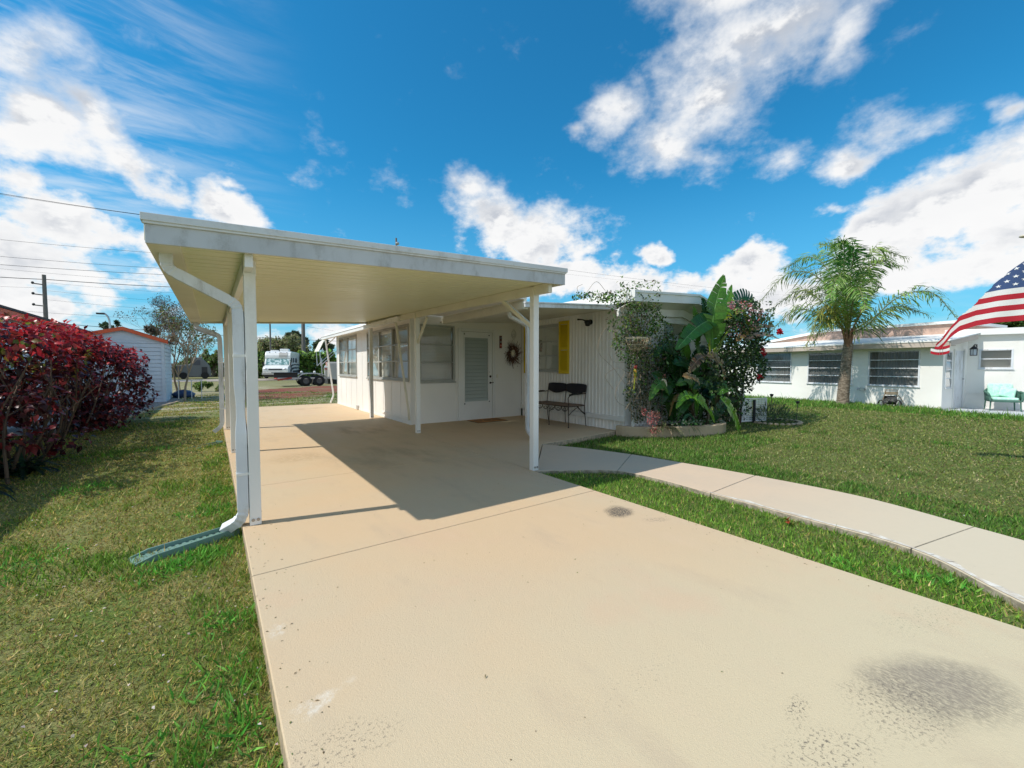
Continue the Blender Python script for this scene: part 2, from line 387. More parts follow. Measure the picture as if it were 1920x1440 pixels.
# ================================================================ GROUND
GZ = -.1
m, t = newmat('ground_soil_grass'); p = t.pos()
n1 = t.noise(p, .35, 5, .6); n2 = t.noise(p, 2.2, 6, .65); n3 = t.noise(p, 38, 4, .7); n4 = t.noise(p, 9, 5, .7)
sp = t.new('ShaderNodeSeparateXYZ', ins={0: p})
c = t.mix(t.ramp(n2, .38, .62), (.14, .20, .045), (.27, .26, .10))
c = t.mix(t.ramp(n1, .5, .72, 0, .6), c, (.32, .27, .13))
c = t.mix(t.ramp(sp.outputs[0], 2.5, 4.5, 0, .6), c, (.10, .15, .035))
c = t.mix(t.ramp(n3, .40, .68, 0, .75), c, (.06, .07, .022))
c = t.mix(t.ramp(n3, .62, .78, 0, .8), c, (.42, .38, .22))
sand = t.math('MULTIPLY', t.ramp(sp.outputs[1], 13.5, 17), t.ramp(t.noise(t.mapping(p, sc=(.45, 1.5, 1)), 1.3, 5, .6), .46, .58, 0, .9))
sand = t.math('MULTIPLY', sand, t.ramp(sp.outputs[1], 52, 22, 0, 1)); sand = t.math('MULTIPLY', sand, t.ramp(sp.outputs[0], 11, 7))
c = t.mix(t.ramp(sp.outputs[1], 17, 27, 0, .55), c, (.27, .23, .12)); c = t.mix(sand, c, t.mix(t.ramp(n4, .3, .7), (.52, .46, .36), (.34, .28, .18)))
pbsdf(t, Base_Color=c, Roughness=.95, Specular_IOR_Level=.15, Normal=t.new('ShaderNodeBump', ins={'Strength': .9, 'Distance': .02, 'Height': t.math('ADD', n3, n4)}).outputs[0])
M['ground'] = m
g = MB(); g.add([(-900,-900,GZ),(900,-900,GZ),(900,900,GZ),(-900,900,GZ)], [(0,1,2,3)])
g.build('ground', 'ground', kind='structure')

# concrete: tan paint, tone drifting towards cream near the street end, mould stains with their own shapes
m, t = newmat('tan_painted_concrete'); p = t.pos(); sp = t.new('ShaderNodeSeparateXYZ', ins={0: p})
n1 = t.noise(p, .55, 4, .55); n2 = t.noise(t.mapping(p, rot=(0,0,R(20)), sc=(1,.35,1)), 2.2, 6, .6); nf = t.noise(p, 75, 3, .7); nm = t.noise(p, 17, 6, .7); grain = t.noise(p, 300, 2, .5)
c = t.mix(t.ramp(n1, .38, .62), (.625, .455, .285), (.59, .465, .31))
c = t.mix(t.ramp(sp.outputs[1], 2.2, .2, 0, .8), c, (.61, .525, .35))
c = t.mix(t.ramp(sp.outputs[1], 6, 11, 0, .5), c, (.64, .46, .27))
c = t.mix(t.ramp(n2, .52, .75, 0, .38), c, (.44, .34, .25))
c = t.mix(t.ramp(t.noise(p, 1.1, 5, .6), .50, .70, 0, .35), c, (.66, .42, .27))
spk = t.noise(p, 42, 2, .5); c = t.mix(t.ramp(spk, .76, .80, 0, .6), c, (.25, .2, .15))
c = t.mix(t.ramp(n2, .45, .25, 0, .25), c, (.70, .52, .36))
c = t.mix(t.math('MULTIPLY', t.ramp(nm, .60, .74), .18), c, (.40, .28, .17))
def stain(c, x, y, rx, ry, rot, k, lo, hi, col=(.10,.085,.075), src=None):
    q = t.new('ShaderNodeVectorMath', operation='LENGTH', ins={0: t.mapping(t.new('ShaderNodeVectorMath', operation='ADD', ins={0: p, 1: t.new('ShaderNodeVectorMath', operation='MULTIPLY_ADD', ins={0: t.noise(p, 6, 4, .6, out=1), 1: (.16,.16,0), 2: (-.08,-.08,0)}).outputs[0]}).outputs[0], (x, y, 0), (0,0,rot), (rx, ry, 50), 'TEXTURE')}).outputs['Value']
    f = t.math('MULTIPLY', t.ramp(q, 1.0, .35), t.ramp(src or nf, lo, hi, 0, k))
    return t.mix(f, c, col)
nstr = t.noise(t.mapping(p, rot=(0,0,R(-35)), sc=(1,.45,1)), 95, 3, .7)
c = stain(c, 2.93, 2.42, .20, .15, .4, .95, .34, .54, (.08,.07,.06))
c = stain(c, 3.05, 2.1, .16, .07, -.5, .5, .45, .62)
c = stain(c, 2.36, .30, .42, .24, -.55, .55, .34, .60, src=nstr)
c = stain(c, 2.40, .32, .36, .20, -.55, .42, .28, .55, (.24,.20,.17), src=n2)
c = stain(c, 2.1, .38, .30, .2, -.3, .6, .50, .64)
c = stain(c, 1.78, .60, .12, .06, .3, .8, .50, .62)
c = stain(c, 1.66, .47, .26, .12, -.4, .8, .52, .66)
c = stain(c, 2.95, .45, .45, .14, -.3, .5, .55, .66, (.2,.2,.12))
c = stain(c, .32, 1.46, .28, .13, -.2, .7, .52, .68)
c = stain(c, 1.35, 1.05, .5, .12, .1, .4, .58, .70)
c = stain(c, .95, 6.6, .5, .45, .2, .35, .35, .62, (.33,.21,.09), src=nm)
c = stain(c, 2.2, 6.0, 1.3, 1.2, 0, .30, .40, .62, (.24,.18,.12), src=n2)
c = stain(c, 2.5, 8.8, 1.0, .9, 0, .35, .40, .6, (.20,.15,.10), src=n2)
c = stain(c, .32, 1.70, .17, .045, .35, .45, .42, .66, (.86,.84,.78), src=nm)
c = stain(c, .22, 2.3, .05, .12, 0, .4, .45, .66, (.86,.84,.78), src=nm)
c = stain(c, 2.0, 14.2, 1.4, .25, .1, .4, .4, .6, (.3,.2,.12), src=n2)
vor = t.new('ShaderNodeTexVoronoi', feature='DISTANCE_TO_EDGE', ins={'Vector': t.new('ShaderNodeVectorMath', operation='MULTIPLY_ADD', ins={0: t.noise(p, 1.5, 6, .65, out=1), 1: (.9,.9,0), 2: p}).outputs[0], 'Scale': .42}).outputs['Distance']
c = t.mix(t.math('MULTIPLY', t.ramp(vor, .0035, .001), t.ramp(t.noise(p, .8, 3, .5), .56, .66, 0, .22)), c, (.36, .28, .2))
c = t.mix(t.ramp(t.noise(p, 210, 2, .5), .64, .72, 0, .35), c, (.36, .28, .2))
side = t.ramp(sp.outputs[2], -.001, -.012)
c = t.mix(side, c, t.mix(t.ramp(nm, .4, .6), (.52,.40,.27), (.30,.25,.18)))
bmp = t.new('ShaderNodeBump', ins={'Strength': .5, 'Distance': .0035, 'Height': t.math('ADD', grain, t.math('MULTIPLY', nf, 1.2))}).outputs[0]
pbsdf(t, Base_Color=c, Roughness=t.ramp(n2, .3, .7, .62, .82), Specular_IOR_Level=.3, Normal=bmp)
M['slab'] = m

XL, XR = .17, 3.24
d = MB(); J = .0035
ys = [-7, 3.0, 5.26, 8.66]
for a, b in zip(ys[:-1], ys[1:]): d.box(XL, XR, a+J, b-J, -.25, 0)
d.box(XL, 3.62, 8.66+J, 11.9-J, -.25, 0); d.box(XL, 3.62, 11.9+J, 15.75, -.25, 0)
d.build('driveway', 'slab', kind='structure', bevel=.006)
pt = MB(); pt.prism([(XR+J*2, 4.0), (4.50, 5.36), (5.4, 5.42), (6.72, 5.58), (6.72, 9.0), (3.62+J*2, 9.0), (3.62+J*2, 8.66-J), (XR+J*2, 8.66-J)], -.25, 0)
pt.build('patio', 'slab', kind='structure', bevel=.006)
m, t = newmat('walkway_concrete'); p = t.pos(); sp = t.new('ShaderNodeSeparateXYZ', ins={0: p})
n2 = t.noise(p, 1.6, 6, .6); nm = t.noise(p, 14, 6, .7); nf = t.noise(p, 90, 3, .7)
c = t.mix(t.ramp(n2, .35, .65), (.64, .485, .34), (.60, .465, .335)); c = t.mix(t.ramp(sp.outputs[1], 2.5, .3), c, (.62, .53, .385))
c = t.mix(t.ramp(nm, .62, .78, 0, .4), c, (.28, .22, .17)); c = t.mix(t.ramp(sp.outputs[2], -.003, -.012), c, t.mix(t.ramp(nm, .4, .6), (.40,.35,.27), (.22,.19,.14)))
pbsdf(t, Base_Color=c, Roughness=.8, Normal=t.new('ShaderNodeBump', ins={'Strength': .35, 'Distance': .003, 'Height': nf}).outputs[0]); M['walk'] = m
def catmull(pts, n=6):
    P = [Vector(p) for p in pts]; P = [P[0]*2-P[1]]+P+[P[-1]*2-P[-2]]; o = []
    for i in range(1, len(P)-2):
        for k in range(n):
            s_ = k/n; a, b, c_, d_ = P[i-1:i+3]
            o.append(.5*((2*b)+(c_-a)*s_+(2*a-5*b+4*c_-d_)*s_*s_+(3*b-a-3*c_+d_)*s_**3))
    return o+[P[-2]]
WL = catmull([(XR+.02,4.0),(3.72,3.74),(4.10,3.42),(4.19,2.9),(4.15,2.24),(4.11,1.5),(4.04,.70),(3.63,.2),(3.1,-.5),(2.6,-1.4),(2.2,-3.5)])
WR = catmull([(4.50,5.34),(4.80,4.74),(5.05,3.95),(5.17,3.2),(5.27,2.30),(5.28,1.3),(5.02,.50),(4.89,.14),(4.6,-.65),(4.1,-1.6),(3.8,-3.5)])
nW = min(len(WL), len(WR)); wk = MB()
WLs = WL[:nW]; WRs = WR[:nW]
cuts = [0, 12, 24, 36, 48, nW-1]
for a, b in zip(cuts[:-1], cuts[1:]):
    L_ = [tuple(q) for q in WLs[a:b+1]]; R_ = [tuple(q) for q in WRs[a:b+1]]
    # a hair of a gap at each joint
    if a: L_[0] = tuple(Vector(L_[0]).lerp(Vector(L_[1]), .05)); R_[0] = tuple(Vector(R_[0]).lerp(Vector(R_[1]), .05))
    wk.prism(L_+R_[::-1], -.25, -.004)
strip_poly = [(XR+.012,-6.9)]+[(XR+.012,3.99)]+[tuple(q) for q in WLs[:nW]]
MB().add([(a,b,-.052) for a,b in strip_poly], [tuple(range(len(strip_poly)))]).build('grass_strip', 'ground', kind='structure')
wk.build('walkway', 'walk', kind='structure', bevel=.006)
# white edge paint left along the walk
ep = MB(); k0 = 23
for i in range(k0, min(44, nW-2)):
    a, b = Vector(WLs[i]).to_3d(), Vector(WLs[i+1]).to_3d(); n = (b-a).cross(Vector((0,0,-1))).normalized()*-1
    w0 = .045*min(1, (i-k0+1)/5)*(1.2+.5*math.sin(i*1.7)); w1 = .045*min(1, (i-k0+2)/5)*(1.2+.5*math.sin((i+1)*1.7))
    nn = -n if (Vector(WRs[i]).to_3d()-a).dot(n) < 0 else n
    ep.add([a+nn*.008+Vector((0,0,.0005)), b+nn*.008+Vector((0,0,.0005)), b+nn*w1+Vector((0,0,.0005)), a+nn*w0+Vector((0,0,.0005))], [(0,1,2,3)])
M['edgep'] = paint('white_edge_paint', (.74,.70,.62), .7, (.52,.43,.32), .9, 11, thr=(.38,.6))
ep.build('edge_paint', 'edgep', kind='structure')

# street, mulch, gravel
M['street'] = paint('street_asphalt', (.33,.28,.24), .9, (.46,.38,.30), .5, .8, bump=.3)
m, t = newmat('red_mulch'); p = t.pos(); n = t.noise(p, 9, 6, .8); n_ = t.noise(p, 1.2, 3, .6)
c = t.mix(t.ramp(n, .4, .62), (.30,.07,.03), (.10,.03,.02)); c = t.mix(t.ramp(n, .64, .74), c, (.48,.20,.11)); c = t.mix(t.ramp(t.noise(t.mapping(p, sc=(.5,1.2,1)), .9, 5, .7), .50, .60), c, (.20,.17,.08))
pbsdf(t, Base_Color=c, Roughness=.95, Normal=t.new('ShaderNodeBump', ins={'Strength': 1, 'Distance': .05, 'Height': n}).outputs[0]); M['mulch'] = m; 
m, t = newmat('pale_gravel'); p = t.pos(); v = t.new('ShaderNodeTexVoronoi', ins={'Vector': p, 'Scale': 22.0}); n = t.noise(p, 30, 4, .7)
c = t.mix(t.ramp(v.outputs['Distance'], .1, .6), (.72,.62,.55), (.28,.22,.18)); c = t.mix(t.ramp(n, .5, .65, 0, .5), c, (.46,.34,.28))
pbsdf(t, Base_Color=c, Roughness=.9, Normal=t.new('ShaderNodeBump', ins={'Strength': 1, 'Distance': .03, 'Height': v.outputs['Distance']}).outputs[0]); M['gravel'] = m
MB().add([(-200,58,GZ+.02),(200,40,GZ+.02),(200,47,GZ+.02),(-200,67,GZ+.02)], [(0,1,2,3)]).build('street', 'street', kind='structure')
def wobble(pts, z, n=8, amp=.15):
    q = catmull(pts+[pts[0]], n)[:-1]
    return [(a.x+random.uniform(-amp, amp), a.y+random.uniform(-amp, amp)*1.5, z) for a in q]
q = wobble([(.6,21.5),(3.2,20.9),(5.9,24.5),(8.5,31.5),(6.5,32.5),(3.5,30.5),(1.2,27.5)], GZ+.008, 8, .25)
MB().add(q, [tuple(range(len(q)))]).build('mulch_bed', 'mulch', kind='structure')
q = [(-2.6,12.6,GZ+.006),(-2.2,12.6,GZ+.006),(-2.0,14.4,GZ+.006),(-1.62,18.2,GZ+.006),(-1.2,20.5,GZ+.006),(-1.05,22.5,GZ+.006),(-1.4,24,GZ+.006),(-4,24,GZ+.006),(-4,12.6,GZ+.006)]
MB().add(q, [tuple(range(len(q)))]).build('gravel_bed', 'gravel', kind='structure')
e = MB()
for i in range(1, 5): e.bar(Vector(q[i])+Vector((.03,0,.02)), Vector(q[i+1])+Vector((.03,0,.02)), .05, .07)
e.build('gravel_edging', 'curb', label='low concrete edging between the pale gravel bed and the lawn', cat='garden edging')

# ================================================================ CARPORT
cp = thing('carport', 'white aluminium carport with cream underside standing over the tan driveway', 'carport', (.24, 4.0, 0))
RX0, RX1, RY0, RY1 = -.34, 3.44, 3.70, 10.92
def Zu(x, y):
    a = (x-RX0)/(RX1-RX0); b = (y-RY0)/(RY1-RY0)
    return (2.145*(1-a)+2.30*a)*(1-b)+(2.235*(1-a)+2.455*a)*b
rp = MB(); y = RY0+.02; prof = []
while y < RY1-.02:
    prof += [(y, 0), (y+.142, 0), (y+.144, .012), (y+.157, .012), (y+.159, 0)]; y += .161
prof = [q for q in prof if q[0] < RY1-.02]
x0, x1 = RX0+.17, RX1-.03
vs = []
for (y, dz) in prof: vs += [(x0, y, Zu(x0, y)+dz), (x1, y, Zu(x1, y)+dz)]
n = len(prof); fs = [(2*i, 2*i+1, 2*i+3, 2*i+2) for i in range(n-1)]
rp.add(vs, fs)
T = .085
rp.hexa([(x0,RY0+.03,Zu(x0,RY0)+T),(x1,RY0+.03,Zu(x1,RY0)+T),(x1,RY1-.03,Zu(x1,RY1)+T),(x0,RY1-.03,Zu(x0,RY1)+T)]+[(x0,RY0+.03,Zu(x0,RY0)+T+.02),(x1,RY0+.03,Zu(x1,RY0)+T+.02),(x1,RY1-.03,Zu(x1,RY1)+T+.02),(x0,RY1-.03,Zu(x0,RY1)+T+.02)])
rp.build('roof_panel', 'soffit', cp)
def slant(mb, x0, x1, y0, y1, zf0, zf1):
    return mb.hexa([(x0,y0,zf0(x0,y0)),(x1,y0,zf0(x1,y0)),(x1,y1,zf0(x1,y1)),(x0,y1,zf0(x0,y1)),(x0,y0,zf1(x0,y0)),(x1,y0,zf1(x1,y0)),(x1,y1,zf1(x1,y1)),(x0,y1,zf1(x0,y1))])
f = MB(); slant(f, RX0, RX1, 3.68, RY0, lambda x,y: Zu(x,y)-.022, lambda x,y: Zu(x,y)+.105)
f.build('front_fascia', 'fascia', cp, bevel=.003); f = MB(); slant(f, RX0-.008, RX1+.008, 3.665, RY0-.002, lambda x,y: Zu(x,y)+.105, lambda x,y: Zu(x,y)+.122)
slant(f, RX0-.02, RX1+.02, 3.655, RY0+.06, lambda x,y: Zu(x,y)+.122, lambda x,y: Zu(x,y)+.172)
f.build('fascia_lip', paint('fascia_lip_metal', (.66,.68,.70), .45, (.3,.29,.26), .5, 5, 1, thr=(.46,.72)), cp, bevel=.003)
f = MB(); slant(f, RX0, RX1, RY1-.02, RY1, lambda x,y: Zu(x,y)-.035, lambda x,y: Zu(x,y)+.13); f.build('rear_fascia', 'cream', cp)
f = MB(); slant(f, RX0, x0+.012, RY0+.003, RY1-.023, lambda x,y: Zu(x,y)-.020, lambda x,y: Zu(x,y)-.002)
slant(f, RX0-.006, RX0+.012, RY0+.002, RY1-.022, lambda x,y: Zu(x,y)+.002, lambda x,y: Zu(x,y)+.15)
f.build('side_gutter', 'cream', cp, bevel=.003)
f = MB(); slant(f, RX1-.027, RX1, RY0+.003, RY1-.023, lambda x,y: Zu(x,y)-.02, lambda x,y: Zu(x,y)+.14); f.build('side_trim', 'cream', cp)
BX = {0: .245, 1: 3.26}
def zbeam(x, y): return Zu(x, y)-.115
for k, X in BX.items():
    b = MB(); slant(b, X-.028, X+.028, 3.74, RY1-.03, zbeam, lambda x,y: Zu(x,y)-.002)
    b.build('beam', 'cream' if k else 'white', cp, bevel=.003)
posts = [(.262,4.0),(.245,7.56),(.245,10.44),(3.26,4.04),(3.26,7.68),(3.26,10.6)]
for i, (x, y) in enumerate(posts):
    zt = zbeam(x, y)-.002
    b = MB(); w = .041
    b.box(x-w, x+w, y-w, y+w, 0.001, zt)
    po = b.build('post', 'white', cp, bevel=.004)
    b = MB()
    for dx in (-.018, .018): b.lathe([(0,.004),(.005,.004),(.005,.007),(.0125,.006),(.0125,0),(0,0)], (x+dx, y-w-.006, .045), 12, 'y')
    b.build('bolt', 'bolt', po)
    b = MB(); b.box(x-w-.004, x+w+.004, y-w+.006, y+w-.006, zt-.02, zt+.10); b.build('beam_clip', 'white' if i < 3 else 'cream', cp)
for (a, b_) in (((3.26,4.08,1.80),(3.26,4.72,2.2)), ((3.26,7.64,1.77),(3.26,7.2,2.22))):
    MB().bar(a, b_, .05, .035, (1,0,0)).build('knee_brace', 'cream', cp, bevel=.003)
def arcpath(pts, r=.07, n=5):
    P = [Vector(p) for p in pts]; o = [P[0]]
    for i in range(1, len(P)-1):
        a = (P[i-1]-P[i]).normalized(); b = (P[i+1]-P[i]).normalized(); k = min(r, (P[i-1]-P[i]).length*.45, (P[i+1]-P[i]).length*.45)
        A = P[i]+a*k; B = P[i]+b*k
        for j in range(n+1):
            s_ = j/n; o.append((A*(1-s_)+P[i]*s_)*(1-s_)+(P[i]*(1-s_)+B*s_)*s_)
    return o+[P[-1]]
def downspout(pts, parent, mat='gutter', w=.042, name='downspout', dent=None, r=.09):
    pth = arcpath(pts, r, 7); dense = []
    for a, b in zip(pth[:-1], pth[1:]):
        dense.append(a)
        if (b-a).length > .3:
            for k in range(1, 12): dense.append(a.lerp(b, k/12))
    dense.append(pth[-1]); rr = []
    for i, q in enumerate(dense):
        turn = 0
        if 0 < i < len(dense)-1: turn = (dense[i]-dense[i-1]).angle(dense[i+1]-dense[i])
        k = w*(1 if turn < .05 else (1.0 if i % 2 else .9))
        if dent and abs(q.z-dent) < .09 and turn < .05: k *= .78
        rr.append(k)
    mb = MB(); mb.tube(dense, rr, 4); o = mb.build(name, mat, parent, bevel=.006 if w > .05 else 0)
    v = [q for q in dense if .2 < q.z < 1.75]
    if w > .05 and v:
        for zz in (.42, 1.38):
            q = min(v, key=lambda a: abs(a.z-zz)); e_ = w*.707+.004; sb_ = MB(); sb_.box(q.x-e_, q.x+e_+.02, q.y-e_, q.y+e_, zz, zz+.022); sb_.build('strap', 'white', o)
    return o
downspout([(-.255,4.02,2.14),(-.255,4.02,2.03),(.178,4.04,1.80),(.181,4.02,1.68),(.181,4.01,.06),(.05,4.10,-.035)], cp, dent=.92, w=.056)
downspout([(-.25,10.86,2.22),(-.25,10.86,2.11),(.14,10.55,1.94),(.145,10.5,1.8),(.145,10.5,.08),(.0,10.5,-.04)], cp, w=.056)
for (x, y) in ((.245,4.2),): pass
# splash block
sb = thing('splash_block', 'long teal plastic splash trough on the lawn under the nearest downspout', 'splash block', (.1,4.1,GZ), 'splash troughs below the carport downspouts')
def splash(root, a, b):
    a = Vector(a); b = Vector(b); d_ = (b-a).normalized(); L_ = (b-a).length; x = d_.cross(Vector((0,0,1))).normalized()
    mb = MB(); n = 30
    def P(s_, o, z): return a+d_*s_+x*o+Vector((0,0,z))
    for i in range(n):
        s0, s1 = L_*i/n, L_*(i+1)/n; w0 = .072+.022*(i/n); w1 = .072+.022*((i+1)/n); r0 = .006*math.sin(i*PI); 
        z0 = .055-.03*i/n; z1 = .055-.03*(i+1)/n; zb = (.010 if i % 2 else .0); h = .026 if i < n-4 else .026*(n-i)/5
        h1 = .026 if i+1 < n-4 else .026*max(0, (n-i-1))/5
        mb.hexa([P(s0,-w0*.8,.001),P(s1,-w1*.8,.001),P(s1,w1*.8,.001),P(s0,w0*.8,.001),P(s0,-w0*.8,z0*.8+zb*.6),P(s1,-w1*.8,z1*.8+zb*.6),P(s1,w1*.8,z1*.8+zb*.6),P(s0,w0*.8,z0*.8+zb*.6)])
        for sg in (-1, 1):
            mb.hexa([P(s0,sg*w0*.8,0),P(s1,sg*w1*.8,0),P(s1,sg*w1,0),P(s0,sg*w0,0),P(s0,sg*w0*.85,z0+h),P(s1,sg*w1*.85,z1+h1),P(s1,sg*w1*.98,z1+h1),P(s0,sg*w0*.98,z0+h)])
    mb.hexa([P(0,-.072,0),P(.012,-.072,0),P(.012,.072,0),P(0,.072,0),P(0,-.072,.10),P(.012,-.072,.10),P(.012,.072,.10),P(0,.072,.10)])
    return mb
splash(None, (.13,4.14,GZ-.01), (-.50,3.94,GZ-.01)).build('trough', 'teal', sb)
s2 = thing('splash_block', 'far teal splash trough half sunk in the lawn beside the carport posts', 'splash block', (.1,8.9,GZ), 'splash troughs below the carport downspouts')
splash(None, (.08,9.3,GZ-.055), (-.50,8.8,GZ-.055)).build('trough', 'teal', s2)

# ================================================================ HOUSE 1
hs = thing('mobile_home', 'white mobile home with enclosed front room and ribbed siding behind the carport', 'house', (3.6, 8.85, 0))
def wall(F, u0, u1, z0, z1, ops, th=.09, mat='white2', name='wall', seams=0, parent=hs):
    mb = MB(); ops = sorted(ops); cur = u0
    for (a, b, c_, d_) in ops:
        if a > cur: mb.obox(F, cur, a, -th, 0, z0, z1)
        if c_ > z0: mb.obox(F, a, b, -th, 0, z0, c_)
        if d_ < z1: mb.obox(F, a, b, -th, 0, d_, z1)
        cur = b
    if cur < u1: mb.obox(F, cur, u1, -th, 0, z0, z1)
    if seams:
        u = u0+seams
        while u < u1-.05:
            if not any(a-.02 < u < b+.02 for a, b, _, _ in ops): mb.obox(F, u-.008, u+.008, .001, .006, z0+.01, z1-.01)
            else:
                a, b, c_, d_ = [o for o in ops if o[0]-.02 < u < o[1]+.02][0]
                if c_ > z0+.1: mb.obox(F, u-.008, u+.008, .001, .006, z0+.01, c_-.04)
            u += seams
    return mb.build(name, mat, parent)
def window(F, u0, u1, z0, z1, parent, cols=1, rows=3, glass='glass', back='blind', fw=.035, mat='alu', depth=.05, curtain=False, label=None):
    fr = MB()
    fr.obox(F, u0, u0+fw, -depth, .02, z0, z1); fr.obox(F, u1-fw, u1, -depth, .02, z0, z1)
    fr.obox(F, u0+fw, u1-fw, -depth, .018, z0, z0+fw); fr.obox(F, u0+fw, u1-fw, -depth, .018, z1-fw, z1)
    fr.obox(F, u0-.02, u1+.02, .021, .045, z0-.025, z0+.005)
    cw = (u1-u0-2*fw)/cols
    for c_ in range(1, cols): fr.obox(F, u0+fw+cw*c_-fw*.8, u0+fw+cw*c_+fw*.8, -depth+.001, .024, z0+fw, z1-fw)
    rh = (z1-z0-2*fw)/rows
    for r_ in range(1, rows): fr.obox(F, u0+fw, u1-fw, -.018, .026, z0+fw+rh*r_-.014, z0+fw+rh*r_+.014)
    w = fr.build('window', mat, parent, bevel=.002, label=label)
    O, U, N = F
    pn = MB()
    for r_ in range(rows):   # awning panes, each leaning out a touch
        for c_ in range(cols):
            a, b = u0+fw+cw*c_+.012, u0+fw+cw*(c_+1)-.012; z, zz = z0+fw+rh*r_+.012, z0+fw+rh*(r_+1)-.012
            P = lambda u, n, z: Vector(O)+Vector(U)*u+Vector(N)*n+Vector((0,0,z))
            k = random.uniform(-.002, .006)
            pn.add([P(a,.004+k,z),P(b,.004+k,z),P(b,-.004,zz),P(a,-.004,zz)], [(0,1,2,3)])
    pn.build('pane', glass, w)
    bk = MB()
    if curtain:
        k = int((u1-u0)/.028); P = lambda u, n, z: Vector(O)+Vector(U)*u+Vector(N)*n+Vector((0,0,z))
        for i in range(k):
            a = u0+fw+(u1-u0-2*fw)*i/k; b = u0+fw+(u1-u0-2*fw)*(i+1)/k
            n0 = -.085-.02*math.sin(i*1.9)-.01*math.sin(i*.71); n1 = -.085-.02*math.sin((i+1)*1.9)-.01*math.sin((i+1)*.71)
            bk.add([P(a,n0,z0+.01),P(b,n1,z0+.01),P(b,n1,z1-.01),P(a,n0,z1-.01)], [(0,1,2,3)])
        bk.build('curtain', back, w)
    else:
        for c_ in range(cols):
            a, b = u0+fw+cw*c_+.03, u0+fw+cw*(c_+1)-.03; z = z0+fw+.01
            P = lambda u, n, z: Vector(O)+Vector(U)*u+Vector(N)*n+Vector((0,0,z))
            while z < z1-fw:
                bk.add([P(a,-.055,z+.028),P(b,-.055,z+.028),P(b,-.085,z),P(a,-.085,z)], [(0,1,2,3)]); z += .034
            bk.obox(F, a, b, -.09, -.05, z1-fw-.02, z1-.005)
        bk.build('blind', back, w)
        bb = MB(); bb.obox(F, u0+.01, u1-.01, -.14, -.12, z0+.01, z1-.01); bb.build('inner_screen', M['blind'], w)
    return w
# west wall of the front room: u runs along +Y from the near corner
FA = ((3.59, 8.85, 0), (0,1,0), (-1,0,0))
opsA = [(.06, 3.14, .99, 2.27), (4.2, 6.33, 1.01, 2.29)]
wall(FA, 0, 6.75, -.05, 2.5, opsA, seams=.61)
window(FA, .06, 3.14, .99, 2.27, hs, cols=3, fw=.048, mat='winframe')
window(FA, 4.2, 6.33, 1.01, 2.29, hs, cols=2, fw=.048, mat='winframe')
b = MB(); b.obox(FA, .0, 1.9, .001, .022, .10, .145); b.obox(FA, 0, 6.75, .001, .012, -.0, .05); b.build('base_trim', 'white2', hs)
# south wall with the entry door: u runs along +X
FB = ((3.59, 8.85, 0), (1,0,0), (0,-1,0))
opsB = [(.20, 1.11, .95, 2.27), (1.25, 2.21, .03, 2.19)]
b = MB(); wall(FB, .0905, 3.10, -.05, 2.62, opsB, seams=0)
b.obox(FB, -.012, .028, .001, .024, 0, 2.5); b.obox(FB, 1.135, 1.17, .001, .016, 0, 2.27); b.obox(FB, 2.26, 3.1, .001, .010, .885, .905)
b.obox(FB, 2.26, 3.1, .001, .006, 2.25, 2.262); b.build('corner_trim', 'white2', hs, bevel=.002)
window(FB, .20, 1.11, .95, 2.27, hs, cols=1, fw=.045, mat='winframe')
dr = MB(); a0, a1, h1 = 1.25, 2.21, 2.19
dr.obox(FB, a0-.05, a0+.03, -.08, .03, 0.002, h1+.05); dr.obox(FB, a1-.03, a1+.05, -.08, .03, .002, h1+.05); dr.obox(FB, a0+.031, a1-.031, -.08, .03, h1-.03, h1+.05)
dr.build('door_frame', 'white', hs, bevel=.003)
dr = MB(); l0, l1 = a0+.035, a1-.035
dr.obox(FB, l0, l0+.085, -.035, .005, .02, h1-.035); dr.obox(FB, l1-.12, l1, -.035, .005, .02, h1-.035)
dr.obox(FB, l0+.086, l1-.121, -.035, .005, .02, .44); dr.obox(FB, l0+.086, l1-.121, -.035, .005, 2.03, h1-.035)
dr.obox(FB, l0+.07, l1-.105, .006, .02, .425, .45); dr.obox(FB, l0+.07, l1-.105, .006, .02, 2.015, 2.04); dr.obox(FB, l0+.07, l0+.092, .006, .019, .451, 2.014); dr.obox(FB, l1-.13, l1-.105, .006, .019, .451, 2.014)
door = dr.build('door', 'white', hs, bevel=.002)
jl = MB(); z = .445; O, U, N = FB
while z < 2.0:
    P = lambda u, n, z: Vector(O)+Vector(U)*u+Vector(N)*n+Vector((0,0,z))
    jl.hexa([P(l0+.088,.004,z),P(l1-.125,.004,z),P(l1-.125,.010,z+.003),P(l0+.088,.010,z+.003),P(l0+.088,-.036,z+.092),P(l1-.125,-.036,z+.092),P(l1-.125,-.030,z+.095),P(l0+.088,-.030,z+.095)]); z += .089
jl.build('louvre', 'jal', door)
MB().obox(FB, l0+.1, l1-.1, -.065, -.05, .40, 2.05).build('door_blind', 'blind', door)
hd = MB(); hx = 3.59+l1-.055
hd.lathe([(0,-.03),(.012,-.03),(.012,-.012),(.03,-.010),(.03,0),(0,0)], (hx, 8.843, 1.06), 14, 'y'); hd.build('deadbolt', 'rust', door, smooth=True); MB().blob((hx-.02,8.84,1.17),.008,.006,.008).build('peephole','dark',door)
hd = MB(); hd.bar((hx,8.81,.90),(hx+.075,8.81,.905),.014,.018); hd.bar((hx,8.835,.90),(hx,8.806,.90),.016,.016); hd.lathe([(0,-.02),(.018,-.02),(.026,-.008),(.026,0),(0,0)], (hx, 8.843, .90), 14, 'y'); hd.build('door_handle', 'rust', door)

